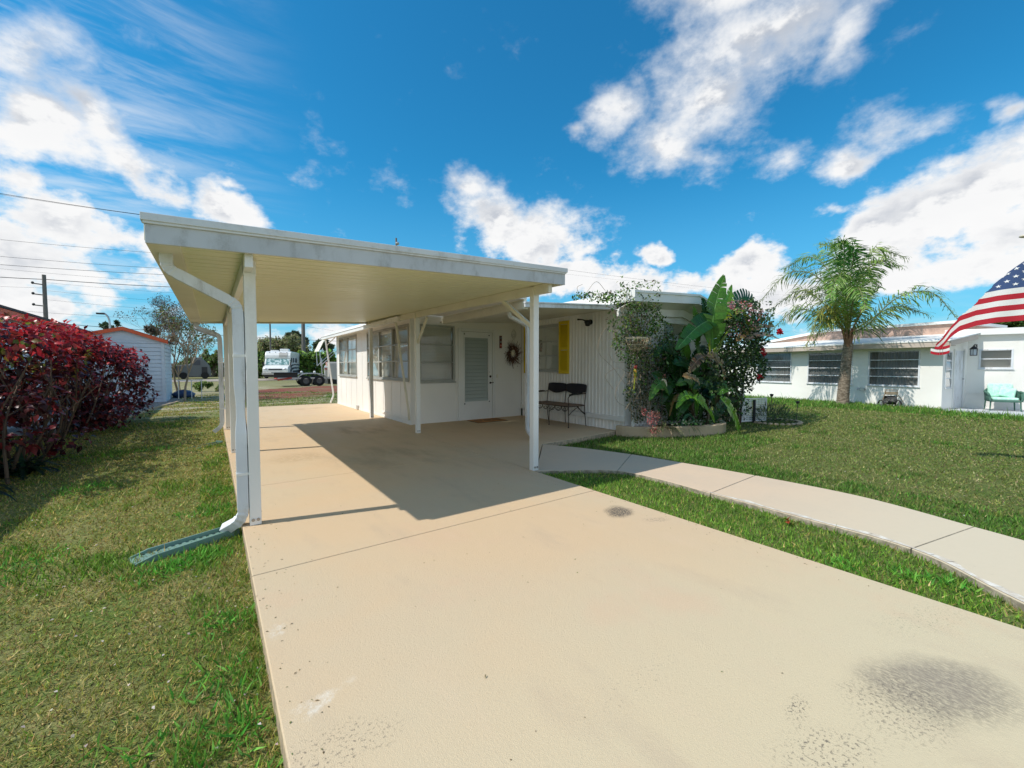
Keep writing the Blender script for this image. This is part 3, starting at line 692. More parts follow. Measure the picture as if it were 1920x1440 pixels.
for (u_, z_) in ((l0+.09,.40),(l1-.09,.43),(l0+.09,2.10),(l1-.09,2.09)): MB().obox(FB, u_-.014, u_+.014, .006, .016, z_-.014, z_+.014).build('screen_clip', 'dark', door)
MB().obox(FB, 2.31, 2.355, .001, .012, 1.02, 1.11).build('doorbell_plate', 'cream', hs)
MB().box(3.62, 6.6, 8.95, 8.97, 0, 2.3).build('room_back', 'interior', hs) if False else None
# ribbed side wall, u along +Y (towards the room)
FC = ((6.70, 5.43, 0), (0,1,0), (-1,0,0))
cw_ = MB(); y = 0.0; wC0, wC1 = 1.92, 2.9
def rib_panel(mb, F, u0, u1, z0, z1):
    O, U, N = F; P = lambda u, n, z: Vector(O)+Vector(U)*u+Vector(N)*n+Vector((0,0,z))
    u = u0; pr = []
    while u < u1:
        pr += [(u, 0), (u+.042, 0), (u+.052, .016), (u+.078, .016), (u+.088, 0)]; u += .10
    pr = [q for q in pr if q[0] < u1]+[(u1, 0)]
    vs = []
    for (a, n_) in pr: vs += [P(a, n_, z0), P(a, n_, z1)]
    mb.add(vs, [(2*i, 2*i+2, 2*i+3, 2*i+1) for i in range(len(pr)-1)])
rib_panel(cw_, FC, .09, wC0, .30, 2.52); rib_panel(cw_, FC, wC0, wC1, .30, 1.20); rib_panel(cw_, FC, wC0, wC1, 2.30, 2.52); rib_panel(cw_, FC, wC1, 3.42, .30, 2.52)
cw_.obox(FC, .0, .088, -.05, .012, .30, 2.55)
cw_.build('ribbed_wall', 'corr', hs)
b = MB(); b.obox(FC, -.03, 3.42, -.02, .045, .20, .298); b.build('skirt_ledge', 'white', hs, bevel=.004)
sk = MB(); rib_panel(sk, ((6.73, 5.43, 0), (0,1,0), (-1,0,0)), 0, 3.4, -.12, .20); sk.build('skirting', 'corr', hs)
window(FC, wC0, wC1, 1.20, 2.30, hs, cols=1, rows=3)
b = MB(); b.obox(FC, wC0-.06, wC1+.06, -.02, .03, 2.301, 2.33); b.build('window_hood', 'alu', hs)
def shutter(u0, label):
    mb = MB(); w_ = .34; z0, z1 = 1.14, 2.37; n0, n1 = .018, .045
    mb.obox(FC, u0, u0+.05, n0, n1, z0, z1); mb.obox(FC, u0+w_-.05, u0+w_, n0, n1, z0, z1)
    for (a, b_) in ((z0, z0+.075), (1.70, 1.765), (z1-.075, z1)): mb.obox(FC, u0+.051, u0+w_-.051, n0, n1-.001, a, b_)
    s_ = mb.build('shutter', 'yellow', hs, bevel=.003, label=label)
    sl = MB(); O, U, N = FC
    for (a, b_) in ((z0+.075, 1.70), (1.765, z1-.075)):
        z = a
        while z < b_-.02:
            P = lambda u, n, z: Vector(O)+Vector(U)*u+Vector(N)*n+Vector((0,0,z))
            sl.hexa([P(u0+.05,.036,z),P(u0+w_-.05,.036,z),P(u0+w_-.05,.040,z+.003),P(u0+.05,.040,z+.003),P(u0+.05,.020,z+.025),P(u0+w_-.05,.020,z+.025),P(u0+w_-.05,.024,z+.028),P(u0+.05,.024,z+.028)]); z += .026
    sl.build('slats', 'yellow', s_)
shutter(1.565, 'yellow louvred shutter nearer the corner of the ribbed wall'); shutter(2.92, None)
# end wall facing the lawn, horizontal lap siding
ed = MB(); z = -.05
FD = ((6.70, 5.43, 0), (1,0,0), (0,-1,0))
def lap(mb, F, u0, u1, z0, z1, h=.2, dep=.016):
    mb.obox(F, u0, u1, -.045, -.031, z0, z1)
    O, U, N = F; P = lambda u, n, z: Vector(O)+Vector(U)*u+Vector(N)*n+Vector((0,0,z)); z = z0
    while z < z1-.01:
        zz = min(z+h-.014, z1); mb.hexa([P(u0,-.03,z),P(u1,-.03,z),P(u1,dep,z),P(u0,dep,z),P(u0,-.03,zz),P(u1,-.03,zz),P(u1,.002,zz),P(u0,.002,zz)]); z += h
lap(ed, FD, -.0, 1.25, .3, 2.5); lap(ed, FD, 1.25, 2.35, .3, 1.5); lap(ed, FD, 2.35, 3.3, .3, 2.5); lap(ed, FD, 1.25, 2.35, 2.3, 2.5)
ed.obox(FD, -.0, 3.3, -.03, .01, -.12, .3)
ed.build('end_wall', 'white', hs)
window(FD, 1.25, 2.35, 1.5, 2.3, hs, cols=1, rows=2, mat='white')
b = MB(); b.box(9.9, 10.0, 5.43, 16.4, -.1, 2.5); b.box(6.7, 9.9, 16.4, 16.5, -.1, 2.5) ; b.box(3.685, 6.7, 15.5, 15.59, -.05, 2.45); b.box(6.7,6.8,15.6,16.4,-.1,2.5); b.build('rear_wall', 'white', hs)
# bowed roof of the trailer with a deep rim
def bow(x):
    return 2.735+(x-6.42)*.062 if x < 8.62 else 2.871-(x-8.62)*.21
xs = [6.42+i*(8.62-6.42)/8 for i in range(9)]+[9.1, 9.7, 10.25]
r = MB(); y0, y1 = 4.98, 16.7
for a, b_ in zip(xs[:-1], xs[1:]):
    for (yy0, yy1, d0, d1) in ((y0, y0+.025, -.205, -.045), (y0-.02, y0+.06, -.044, 0), (y0+.061, y1, -.03, -.001)):
        r.hexa([(a,yy0,bow(a)+d0),(b_,yy0,bow(b_)+d0),(b_,yy1,bow(b_)+d0),(a,yy1,bow(a)+d0),(a,yy0,bow(a)+d1),(b_,yy0,bow(b_)+d1),(b_,yy1,bow(b_)+d1),(a,yy1,bow(a)+d1)])
r.box(6.40, 6.419, y0-.02, y1, 2.53, 2.735); r.box(10.251, 10.27, y0, y1, 2.25, 2.45)
roof = r.build('roof', 'white', hs)
b = MB(); 
for a, b_ in zip(xs[:-1], xs[1:]):   # eave lining and the sloping band over the end wall
    b.hexa([(a,y0+.026,bow(a)-.20),(b_,y0+.026,bow(b_)-.20),(b_,5.44,bow(b_)-.33),(a,5.44,bow(a)-.33),(a,y0+.026,bow(a)-.19),(b_,y0+.026,bow(b_)-.19),(b_,5.44,bow(b_)-.32),(a,5.44,bow(a)-.32)])
    if b_ < 10: b.hexa([(a,5.36,bow(a)-.45),(b_,5.36,bow(b_)-.45),(b_,5.40,bow(b_)-.45),(a,5.40,bow(a)-.45),(a,5.34,bow(a)-.30),(b_,5.34,bow(b_)-.30),(b_,5.40,bow(b_)-.30),(a,5.40,bow(a)-.30)])
b.build('eave_lining', 'white', hs)
# front-room roof and gutter
def zr(x): return 2.40+(x-3.28)*.055
r = MB(); r.hexa([(3.28,8.55,zr(3.28)),(6.42,8.55,zr(6.42)),(6.42,15.95,zr(6.42)),(3.28,15.95,zr(3.28)),(3.28,8.55,zr(3.28)+.05),(6.42,8.55,zr(6.42)+.05),(6.42,15.95,zr(6.42)+.05),(3.28,15.95,zr(3.28)+.05)])
r.box(3.262, 3.279, 8.53, 15.97, 2.36, 2.455); r.box(3.262, 4.34, 8.535, 8.549, 2.33, 2.45); r.build('room_roof', 'white', hs)
g_ = MB(); g_.box(3.17, 3.26, 8.5, 15.98, 2.26, 2.345); g_.box(3.155, 3.27, 8.49, 15.99, 2.345, 2.36); g_.build('gutter', 'white', hs, bevel=.004)
# porch roof
def zp(x, y=0): return 2.325+(x-4.32)*.062
r = MB(); y = 5.52
r.hexa([(4.32,5.5,zp(4.32)),(6.69,5.5,zp(6.69)),(6.69,8.84,zp(6.69)),(4.32,8.84,zp(4.32)),(4.32,5.5,zp(4.32)+.03),(6.69,5.5,zp(6.69)+.03),(6.69,8.84,zp(6.69)+.03),(4.32,8.84,zp(4.32)+.03)])
r.build('porch_roof', 'cream', hs)
r = MB(); r.hexa([(3.445,5.52,2.385),(4.235,5.52,2.43),(4.235,8.52,2.43),(3.445,8.52,2.46),(3.445,5.52,2.40),(4.235,5.52,2.445),(4.235,8.52,2.445),(3.445,8.52,2.475)]); r.build('roof_flashing', 'white', hs)
r = MB(); r.hexa([(4.22,5.47,zp(4.22)-.03),(6.66,5.47,zp(6.66)-.03),(6.66,5.499,zp(6.66)-.03),(4.22,5.499,zp(4.22)-.03),(4.22,5.47,zp(4.22)+.035),(6.66,5.47,zp(6.66)+.035),(6.66,5.499,zp(6.66)+.035),(4.22,5.499,zp(4.22)+.035)])
r.hexa([(4.215,5.455,zp(4.22)+.036),(6.66,5.455,zp(6.66)+.036),(6.66,5.51,zp(6.66)+.036),(4.215,5.51,zp(4.22)+.036),(4.215,5.455,zp(4.22)+.062),(6.66,5.455,zp(6.66)+.062),(6.66,5.51,zp(6.66)+.062),(4.215,5.51,zp(4.22)+.062)])
r.build('porch_fascia', 'gutter', hs, bevel=.003)
g_ = MB(); g_.box(4.21, 4.319, 5.512, 8.52, 2.265, 2.385); g_.box(4.24, 4.30, 5.53, 8.52, 2.386, 2.50); g_.build('porch_gutter', 'cream', hs, bevel=.005)
downspout([(4.27,6.0,2.28),(4.27,5.98,2.19),(4.60,5.93,2.05),(4.62,5.92,1.98),(4.62,5.92,.14),(4.66,5.80,.03)], hs, w=.038)
downspout([(3.215,8.75,2.28),(3.24,8.75,2.2),(3.49,8.72,.30),(3.53,8.80,.12)], hs, mat='cream', w=.028, r=.04)
downspout([(3.215,15.6,2.28),(3.24,15.6,2.2),(3.47,15.62,.30),(3.36,15.6,.03)], hs, mat='white', w=.032, r=.06)
MB().bar((3.24,15.6,2.02),(3.54,15.55,2.34),.03,.03).build('gutter_bracket', 'white', hs)
MB().box(4.53, 4.60, 5.60, 5.67, .0, 2.30).build('porch_post', 'white', hs)
MB().bar((6.66,9.0-.03,.3),(6.66,9.0-.03,2.3),.05,.05).build('corner_post','white',hs) if False else None
# meter / tap bits on the wall foot
b = MB(); b.obox(FA, 4.05, 4.2, .001, .05, .02, .13); b.build('vent_grille', 'alu', hs)

# ---- things on and by the house
wl = thing('wall_lamp', 'black floodlight with a bent arm on the white ribbed wall', 'wall lamp', (6.68, 6.37, 2.28))
MB().lathe([(0,0),(.055,0),(.055,-.03),(.02,-.04),(0,-.04)], (6.68,6.33,2.27), 14, 'x').build('mount', 'black', wl)
b = MB(); b.tube([(6.64,6.33,2.27),(6.58,6.36,2.27),(6.56,6.40,2.27)], .02, 8); b.lathe([(0,-.07),(.045,-.06),(.062,.0),(.065,.055),(.05,.06),(0,.045)], (6.55,6.30,2.24), 14, 'z'); b.build('lamp_head', 'black', wl, smooth=True)
MB().tube([(6.6,6.38,2.29),(6.56,6.47,2.33),(6.55,6.60,2.345)], [.018,.014,.020], 8).build('sensor', 'black', wl)
hn = thing('house_number_board', 'narrow dark red board with number squares beside the entry door', 'house number', (6.02, 8.84, 1.95))
MB().obox(FB, 2.40, 2.475, .001, .014, 1.78, 2.10).build('board', 'wood', hn, bevel=.003)
def text(body, loc, size, mat, name, parent, rot=(PI/2,0,0), ext=.003, align='CENTER'):
    cu = bpy.data.curves.new('t', 'FONT'); cu.body = body; cu.size = size; cu.extrude = ext; cu.align_x = align; cu.align_y = 'CENTER'
    o = bpy.data.objects.new('t', cu); COL.objects.link(o); dg = bpy.context.evaluated_depsgraph_get()
    me = bpy.data.meshes.new_from_object(o.evaluated_get(dg)); bpy.data.objects.remove(o)
    q = bpy.data.objects.new(name, me); COL.objects.link(q); me.materials.clear(); me.materials.append(M[mat]); q.rotation_euler = rot
    q.location = Vector(loc)-(wloc(parent) if parent else Vector((0,0,0))); q.parent = parent; return q
for i, z_ in enumerate((2.04, 1.94, 1.84)): MB().obox(FB, 2.41, 2.465, .015, .018, z_-.035, z_+.035).build('tile', 'redpaint' if i == 2 else 'dark', hn)
for i, (ch, z_) in enumerate((('2',2.04),('8',1.94),('9',1.84))): text(ch, (3.59+2.4375, 8.829, z_), .06, 'lattice', 'digit', hn, ext=.001)
# wreath with fish ornament above
wr = thing('wreath', 'twiggy brown wreath with a pale centre hanging beside the entry door', 'wreath', (6.38, 8.8, 1.66))
P = []; b = MB(); cx, cz = 6.385, 1.64
for i in range(230):
    a = random.uniform(0, 2*PI); r0 = random.uniform(.07, .15); a2 = a+random.uniform(.2, .9); r1 = random.uniform(.17, .34 if -2.6 < a-PI*.0 and random.random() < .5 else .25)
    p0 = Vector((cx+r0*math.cos(a), 8.80+random.uniform(-.03,.02), cz+r0*math.sin(a))); p1 = Vector((cx+r1*math.cos(a2), 8.79+random.uniform(-.05,.02), cz+r1*math.sin(a2)*1.15))
    b.tube([p0, (p0+p1)/2+Vector((random.uniform(-.02,.02),0,random.uniform(-.02,.02))), p1], [.005,.004,.002], 4, False)
for i in range(10): b.tube([(cx+.14*math.cos(k/16*2*PI)*random.uniform(.85,1.15), 8.80+random.uniform(-.02,.02), cz+.14*math.sin(k/16*2*PI)*random.uniform(.85,1.15)) for k in range(17)], .007, 4, False)
b.build('twigs', 'drystem' if False else paint('brown_twigs', (.12,.065,.045), .8, (.2,.1,.08), .5, 12), wr)
n = 90; a = rng.uniform(0, 2*PI, n); rr_ = rng.uniform(.1, .3, n)
leaves('berries', np.stack([cx+rr_*np.cos(a), np.full(n, 8.76)+rng.uniform(-.02,.02,n), cz+rr_*np.sin(a)*1.15], 1), rdir(n), rdir(n), .03, .025, pick([(.25,.05,.05),(.35,.28,.2),(.1,.05,.04)], n), 'leaf', wr, kind='stuff')
MB().blob((cx-.01,8.775,cz+.03),.065,.03,.085,12,8).build('shell', 'plate', wr, smooth=True)
MB().tube([(cx+.045,8.80,cz+.15),(cx+.05,8.805,cz+.42)],.006,5).build('ribbon','lattice',wr)
fo = thing('wall_ornament', 'small pale wire ornament hanging on the wall above the wreath', 'ornament', (6.4,8.82,2.15))
b = MB()
for s_ in (1, -1): b.tube([(6.42+s_*.075*math.sin(k/10*PI), 8.81, 2.28-.26*k/10) for k in range(11)], .006, 5)
for k in range(6): w_ = .07*math.sin((k+1)/7*PI); b.tube([(6.42-w_,8.81,2.25-.035*k),(6.42+w_,8.81,2.24-.035*k)], .004, 4)
b.tube([(6.42+.035*math.cos(k), 8.812, 2.12+.035*math.sin(k)) for k in np.linspace(0,2*PI,12)],.006,4)
b.build('wire_frame', 'alu', fo)
# door mat
dm = thing('door_mat', 'orange brown coir mat with dark edge lying before the entry door', 'door mat', (5.3,8.45,0))
MB().box(4.98,5.78,8.22,8.72,.003,.016).build('pile','coir',dm,bevel=.004)
MB().box(4.96,5.80,8.20,8.74,.001,.006).build('backing','dark',dm)
b = MB(); 
for k in range(3): b.tube([(5.12+.26*k+.08*math.cos(q_), 8.47+.12*math.sin(q_), .0175) for q_ in np.linspace(0,2*PI,14)], .005, 4)
b.build('scroll_pattern','dark',dm)

# garden bench: two dark shaped backs on a wrought iron frame
bn = thing('garden_bench', 'iron two-seat bench with black shaped backs against the ribbed wall', 'bench', (6.35,7.05,0))
ZS = .45; YB = [6.42, 7.05, 7.68]
fr = MB()
xb, xf = 6.62, 6.12
for i, yy in enumerate(YB):
    fr.tube([(xb+.03 if i != 1 else xb, yy, 0),(xb-.01,yy,.25),(xb-.02,yy,ZS),(xb,yy,.62),(xb+.04,yy,.9)], .009, 6)
    b_ = MB()
fr.tube([(xb-.02,YB[0],ZS),(xf,YB[0],ZS),(xf,YB[2],ZS),(xb-.02,YB[2],ZS),(xb-.02,YB[0],ZS)], .009, 6)
fr.build('back_frame', 'rust', bn)
for i, yy in enumerate(YB):
    MB().tube([(xf, yy, .0),(xf, yy, .25),(xf, yy, ZS)], .009, 6).build('leg', 'rust', bn)
    MB().lathe([(0,0),(.016,0),(.016,.012),(.009,.02)],(xf,yy,.0),8).build('foot','rust',bn)
for yy in (YB[0], YB[2]):
    MB().tube(arcpath([(xf,yy,ZS),(xf-.02,yy,.66),(xf+.1,yy,.70),(xb+.02,yy,.72)],.1,6), .010, 6).build('arm', 'rust', bn)
    MB().tube([(xf+.02,yy,.70),(xf+.12,yy,.715),(xf+.34,yy,.725),(xf+.40,yy,.725)], [.014,.02,.02,.012], 8).build('arm_pad', 'black', bn)
for (ya, yb) in ((YB[0], YB[1]), (YB[1], YB[2])):
    mb = MB(); n = 18; vs = []
    for i in range(n+1):
        s_ = i/n; yy = ya+.015+(yb-ya-.03)*s_
        zt = .90+.028*math.sin(s_*PI)+.012*abs(math.cos(s_*PI)); zb = .745-.055*math.sin(s_*PI)**1.3
        for (zz, o) in ((zt, .0), (zb, .0)):
            cx_ = 6.655 if zz > .8 else 6.635; cx_ -= .03*math.sin(s_*PI)
            vs += [(cx_, yy, zz), (cx_+.012, yy, zz)]
    fs = []
    for i in range(n):
        a = 4*i; b2 = a+4
        fs += [(a,b2,b2+2,a+2),(a+1,a+3,b2+3,b2+1),(a,a+1,b2+1,b2),(a+2,b2+2,b2+3,a+3)]
    mb.add(vs, fs+[(0,2,3,1),(4*n,4*n+1,4*n+3,4*n+2)]); mb.build('backrest', 'navy', bn)
MB().box(xf-.005, xb-.03, YB[0]+.01, YB[2]-.01, ZS+.008, ZS+.03).build('seat', 'seat', bn, bevel=.006)
sc = MB()
for k in range(6):   # scrolls below the seat rail
    y_ = YB[0]+.12+.21*k
    sc.tube([(xf, y_+.10*math.cos(q_), ZS-.01-.095*math.sin(q_)) for q_ in np.linspace(0, PI, 10)], .006, 5)
    sc.tube([(xf, y_+.045*math.cos(q_), ZS-.06-.03*math.sin(q_)) for q_ in np.linspace(0, 2*PI, 9)], .005, 5)
sc.tube([(xf,YB[0],.26),(xf+.1,YB[0],.34),(xf+.3,YB[0],ZS)], .008, 5); sc.tube([(xf,YB[1],.3),(xf+.2,YB[1],ZS-.03)], .007, 5); sc.tube([(xb,YB[0],.25),(xb-.1,YB[0]+.02,.33),(xb-.22,YB[0]+.02,ZS)], .010, 5)
sc.tube([(xb,YB[0],.27),(xb-.02,YB[0]+.12,.34),(xb-.02,YB[0]+.3,ZS)], .010, 5)
sc.build('scrollwork', 'rust', bn)
# ================================================================ PLANTER BY THE HOUSE CORNER
pl = thing('planter', 'low tan concrete planter curb curving round the corner bed of the mobile home', 'planter', (7.6,4.9,GZ))
cv = catmull([(6.60,5.56),(6.66,5.32),(6.95,5.00),(7.45,4.72),(8.05,4.47),(8.65,4.40),(9.1,4.62),(9.35,5.0),(9.4,5.42)], 6)
inn = []
for i, q in enumerate(cv):
    a = cv[max(i-1,0)]; b = cv[min(i+1,len(cv)-1)]; dd = (b-a).normalized(); inn.append(q+Vector((-dd.y, dd.x))*.12)
cb = MB()
for i in range(len(cv)-1):
    a, b, c_, d_ = cv[i], cv[i+1], inn[i+1], inn[i]
    cb.hexa([(a.x,a.y,-.15),(b.x,b.y,-.15),(c_.x,c_.y,-.15),(d_.x,d_.y,-.15),(a.x,a.y,.115),(b.x,b.y,.115),(c_.x,c_.y,.115),(d_.x,d_.y,.115)])
o = cb.build('curb', 'curb', pl)
bm = bmesh.new(); bm.from_mesh(o.data); bmesh.ops.remove_doubles(bm, verts=bm.verts, dist=1e-4); bm.to_mesh(o.data); bm.free()
o.modifiers.new('b', 'BEVEL').width = .018
M['soil'] = paint('planter_soil', (.08,.055,.035), .95, (.2,.15,.1), .5, 10, bump=1)
MB().prism([tuple(q) for q in inn]+[(9.3,5.41),(6.72,5.41)], -.12, .03).build('soil', 'soil', pl)
# lattice panel
def lattice_mesh(F, u0, u1, z0, z1, pitch=.09, w=.022, diag=True, frame=.035):
    mb = MB(); O, U, N = F
    P = lambda u, n, z: Vector(O)+Vector(U)*u+Vector(N)*n+Vector((0,0,z))
    if diag:
        H = z1-z0; W_ = u1-u0; k = -H
        while k < W_:
            for s_, n0 in ((1, .002), (-1, -.010)):
                # line u = k + t, z = t (or mirrored)
                t0 = max(0, -k); t1 = min(H, W_-k)
                if t1-t0 < .03: continue
                ua, ub = k+t0, k+t1; za, zb = t0, t1
                if s_ < 0: ua, ub = W_-ua, W_-ub
                a = P(u0+ua, n0, z0+za); b = P(u0+ub, n0, z0+zb); mb.bar(a, b, .007, w, Vector(U) if False else Vector((0,0,1)))
            k += pitch*1.35
    else:
        u = u0
        while u < u1: mb.obox(F, u, u+w, 0, .006, z0, z1); u += pitch
        z = z0
        while z < z1: mb.obox(F, u0, u1, .007, .013, z, z+w); z += pitch
    if frame:
        mb.obox(F, u0-frame, u0, -.015, .018, z0-frame, z1+frame); mb.obox(F, u1, u1+frame, -.015, .018, z0-frame, z1+frame)
        mb.obox(F, u0, u1, -.015, .018, z0-frame, z0); mb.obox(F, u0, u1, -.015, .018, z1, z1+frame)
    return mb
lt = lattice_mesh(((6.78,5.26,0),(1,0,0),(0,-1,0)), 0, .50, .10, 2.3)
lt.build('garden_trellis', 'lattice', label='narrow white diagonal lattice panel overgrown with vine at the house corner', cat='trellis')

def pcl(spec, dens, y, thick=.15):
    """points scattered in patches seen at pixel (u,v) on the plane Y=y, given real thickness"""
    P = []
    for (u, v, ru, rv, k) in spec:
        n = int(dens*k*ru*rv/100); r_ = np.sqrt(rng.random(n)); a = rng.uniform(0, 2*PI, n)
        for i in range(n):
            q = on_y(u+ru*r_[i]*math.cos(a[i]), v+rv*r_[i]*math.sin(a[i]), y+float(np.clip(rng.normal(0, thick), -2.5*thick, 2.5*thick))); P.append(q)
    return np.array(P)
G_dark = [(.018,.045,.012),(.03,.07,.018),(.045,.10,.02)]; G_mid = [(.07,.17,.03),(.11,.24,.035),(.05,.12,.02)]; G_yel = [(.20,.26,.04),(.13,.20,.03)]; G_grey = [(.22,.20,.15),(.30,.26,.20),(.12,.12,.08)]
# vine over the trellis and porch roof corner
vn = thing('climbing_vine', 'tangled green vine climbing the trellis and spilling onto the porch roof', 'vine', (7.0,5.2,.03))
P1 = pcl([(1205,600,38,32,1.2),(1180,640,30,40,.7),(1170,560,50,16,.9),(1120,556,35,9,1.1),(1085,556,16,6,.7),(1225,565,18,20,.8),(1205,680,20,40,.5),(1240,640,25,45,.9),(1150,600,15,25,.35),(1178,738,10,14,.5),(1158,640,12,20,.3),(1235,545,8,12,.35),(1195,535,30,8,.5),(1165,530,5,12,.3),(1228,530,4,10,.6)], 52, 5.1, .12)
D1 = rdir(len(P1))+np.array([0,-.3,-.2]); N1 = rdir(len(P1))+np.array([-.3,-.5,.8])
leaves('foliage', P1, D1, N1, rng.uniform(.035,.075,len(P1)), rng.uniform(.022,.042,len(P1)), pick(G_dark+G_mid*2+G_yel*2+[(.10,.07,.04)], len(P1), .25), 'leaf', vn)
P2 = pcl([(1198,720,24,75,1.0),(1190,640,26,30,.8),(1212,700,14,60,.9),(1200,770,16,20,.4)], 60, 5.17, .05)
leaves('dry_foliage', P2, rdir(len(P2)), rdir(len(P2))+np.array([-.2,-.8,.2]), rng.uniform(.03,.06,len(P2)), .028, pick(G_grey+G_dark, len(P2), .25), 'leaf', vn)
vs = MB()
for i in range(90):
    u = random.uniform(1150, 1235); v = random.uniform(545, 780 if u > 1175 else 650); p0 = on_y(u, v, 5.12); a = random.uniform(0, 2*PI); L_ = random.uniform(.1,.35)
    c1 = p0+Vector((math.cos(a)*L_*.6, random.uniform(-.06,.04), math.sin(a)*L_*.6)); c2 = c1+Vector((random.uniform(-.2,.2), random.uniform(-.05,.05), random.uniform(-.25,.1)))
    vs.tube(catmull([p0,c1,c2], 4), .004, 4, False)
for pts in ([(1172,720),(1150,690),(1122,660),(1128,625),(1140,610)], [(1172,680),(1150,678),(1143,665)], [(1180,765),(1160,755),(1153,740),(1160,720),(1172,700)], [(1180,700),(1158,690),(1135,705),(1150,730)],[(1090,560),(1082,540),(1092,533)],[(1100,548),(1118,528),(1135,545)],[(1215,560),(1222,540),(1230,528)]):
    vs.tube(catmull([on_y(u, v, 5.12) for u, v in pts], 5), .0035, 4, False)
for i in range(7): vs.tube(catmull([on_y(1185+i*5, 790, 5.2), on_y(1180+i*7, 720, 5.18), on_y(1188+i*4, 640, 5.15), on_y(1180+i*8, 590, 5.1)], 6), .009, 5, False)
vs.build('stems', 'drystem', vn)
# hanging half-basket
bk = thing('hanging_basket', 'half-round cream wire basket hanging on the vine-covered trellis', 'basket', tuple(on_y(1190,635,5.0)))
b = MB(); c0 = on_y(1191, 634, 4.98); rr = .28
for (r_, z_) in ((1, 0), (.98, -.02), (.8, -.13), (.45, -.21)): b.tube([(c0.x+rr*r_*math.cos(a), c0.y-rr*.75*r_*math.sin(a), c0.z+z_) for a in np.linspace(0, PI, 16)], .006, 5)
b.tube([(c0.x-rr,c0.y,c0.z),(c0.x+rr,c0.y,c0.z)], .007, 5)
for a in np.linspace(.1, PI-.1, 11): b.tube(catmull([(c0.x+rr*math.cos(a)*k, c0.y-rr*.75*math.sin(a)*k, c0.z+z_) for k, z_ in ((1,0),(.95,-.08),(.72,-.16),(.3,-.23))], 4), .005, 4, False)
b.build('wire', 'basket', bk)
P = np.array([[c0.x+rng.uniform(-.25,.25), c0.y-rng.uniform(0,.2), c0.z-.12+rng.uniform(-.08,.1)] for _ in range(260)])
leaves('moss_lining', P, rdir(260), rdir(260), .05, .03, pick([(.28,.26,.16),(.2,.2,.1),(.3,.18,.1)], 260), 'leaf', bk, kind='stuff')
# parrot ornament
pr = thing('parrot_ornament', 'small hanging parrot ornament in red, yellow and green on the trellis', 'ornament', tuple(on_y(1190,700,5.0)))
q = on_y(1191, 700, 4.95); b = MB(); b.smooth = True
b.lathe([(0,-.10),(.02,-.07),(.032,0),(.03,.06),(.015,.09),(0,.095)], tuple(q), 12); b.build('body', paint('yellow_feathers', (.55,.28,.02), .6, (.06,.22,.03), .9, 14, thr=(.42,.52)), pr)
MB().blob((q.x,q.y-.01,q.z+.115),.032,.032,.038,10,8).build('head', 'redpaint', pr, smooth=True)
MB().bar((q.x,q.y-.035,q.z+.12),(q.x,q.y-.06,q.z+.095),.012,.016).build('beak', 'dark', pr)
MB().bar((q.x-.01,q.y,q.z-.07),(q.x-.03,q.y,q.z-.30),.03,.012).build('tail', paint('yellow_green_tail', (.26,.26,.03), .6, (.05,.18,.03), .7, 10), pr, bevel=.004)
# ceramic plate on a stick
q = on_y(1243, 721, 4.85); cpn = thing('garden_plate', 'round cream plate with rings mounted on a stake among the planter leaves', 'garden ornament', tuple(q))
MB().lathe([(0,-.0),(.03,-.004),(.034,-.008),(.06,-.006),(.066,-.012),(.095,-.012),(.102,-.018),(.112,-.016),(.114,0),(.08,.012),(0,.014)], tuple(q), 28, 'y').build('plate', 'plate', cpn, smooth=True)
MB().tube([(q.x,q.y+.02,q.z),(q.x+.01,q.y+.02,.02)], .008, 6).build('stake', 'rust', cpn)
# green rim half buried
rg = thing('half_ring_ornament', 'upright dark green plastic half ring standing in the planter bed', 'garden ornament', (7.7,4.85,.03))
c0 = on_y(1290, 792, 4.85); b = MB(); b.tube([(c0.x+.24*math.cos(a), 4.85, .04+.27*math.sin(a)) for a in np.linspace(0, PI, 20)], .026, 8); b.tube([(c0.x+.215*math.cos(a), 4.83, .04+.24*math.sin(a)) for a in np.linspace(0, PI, 20)], .010, 6); b.build('ring', 'green_pl', rg, smooth=True)

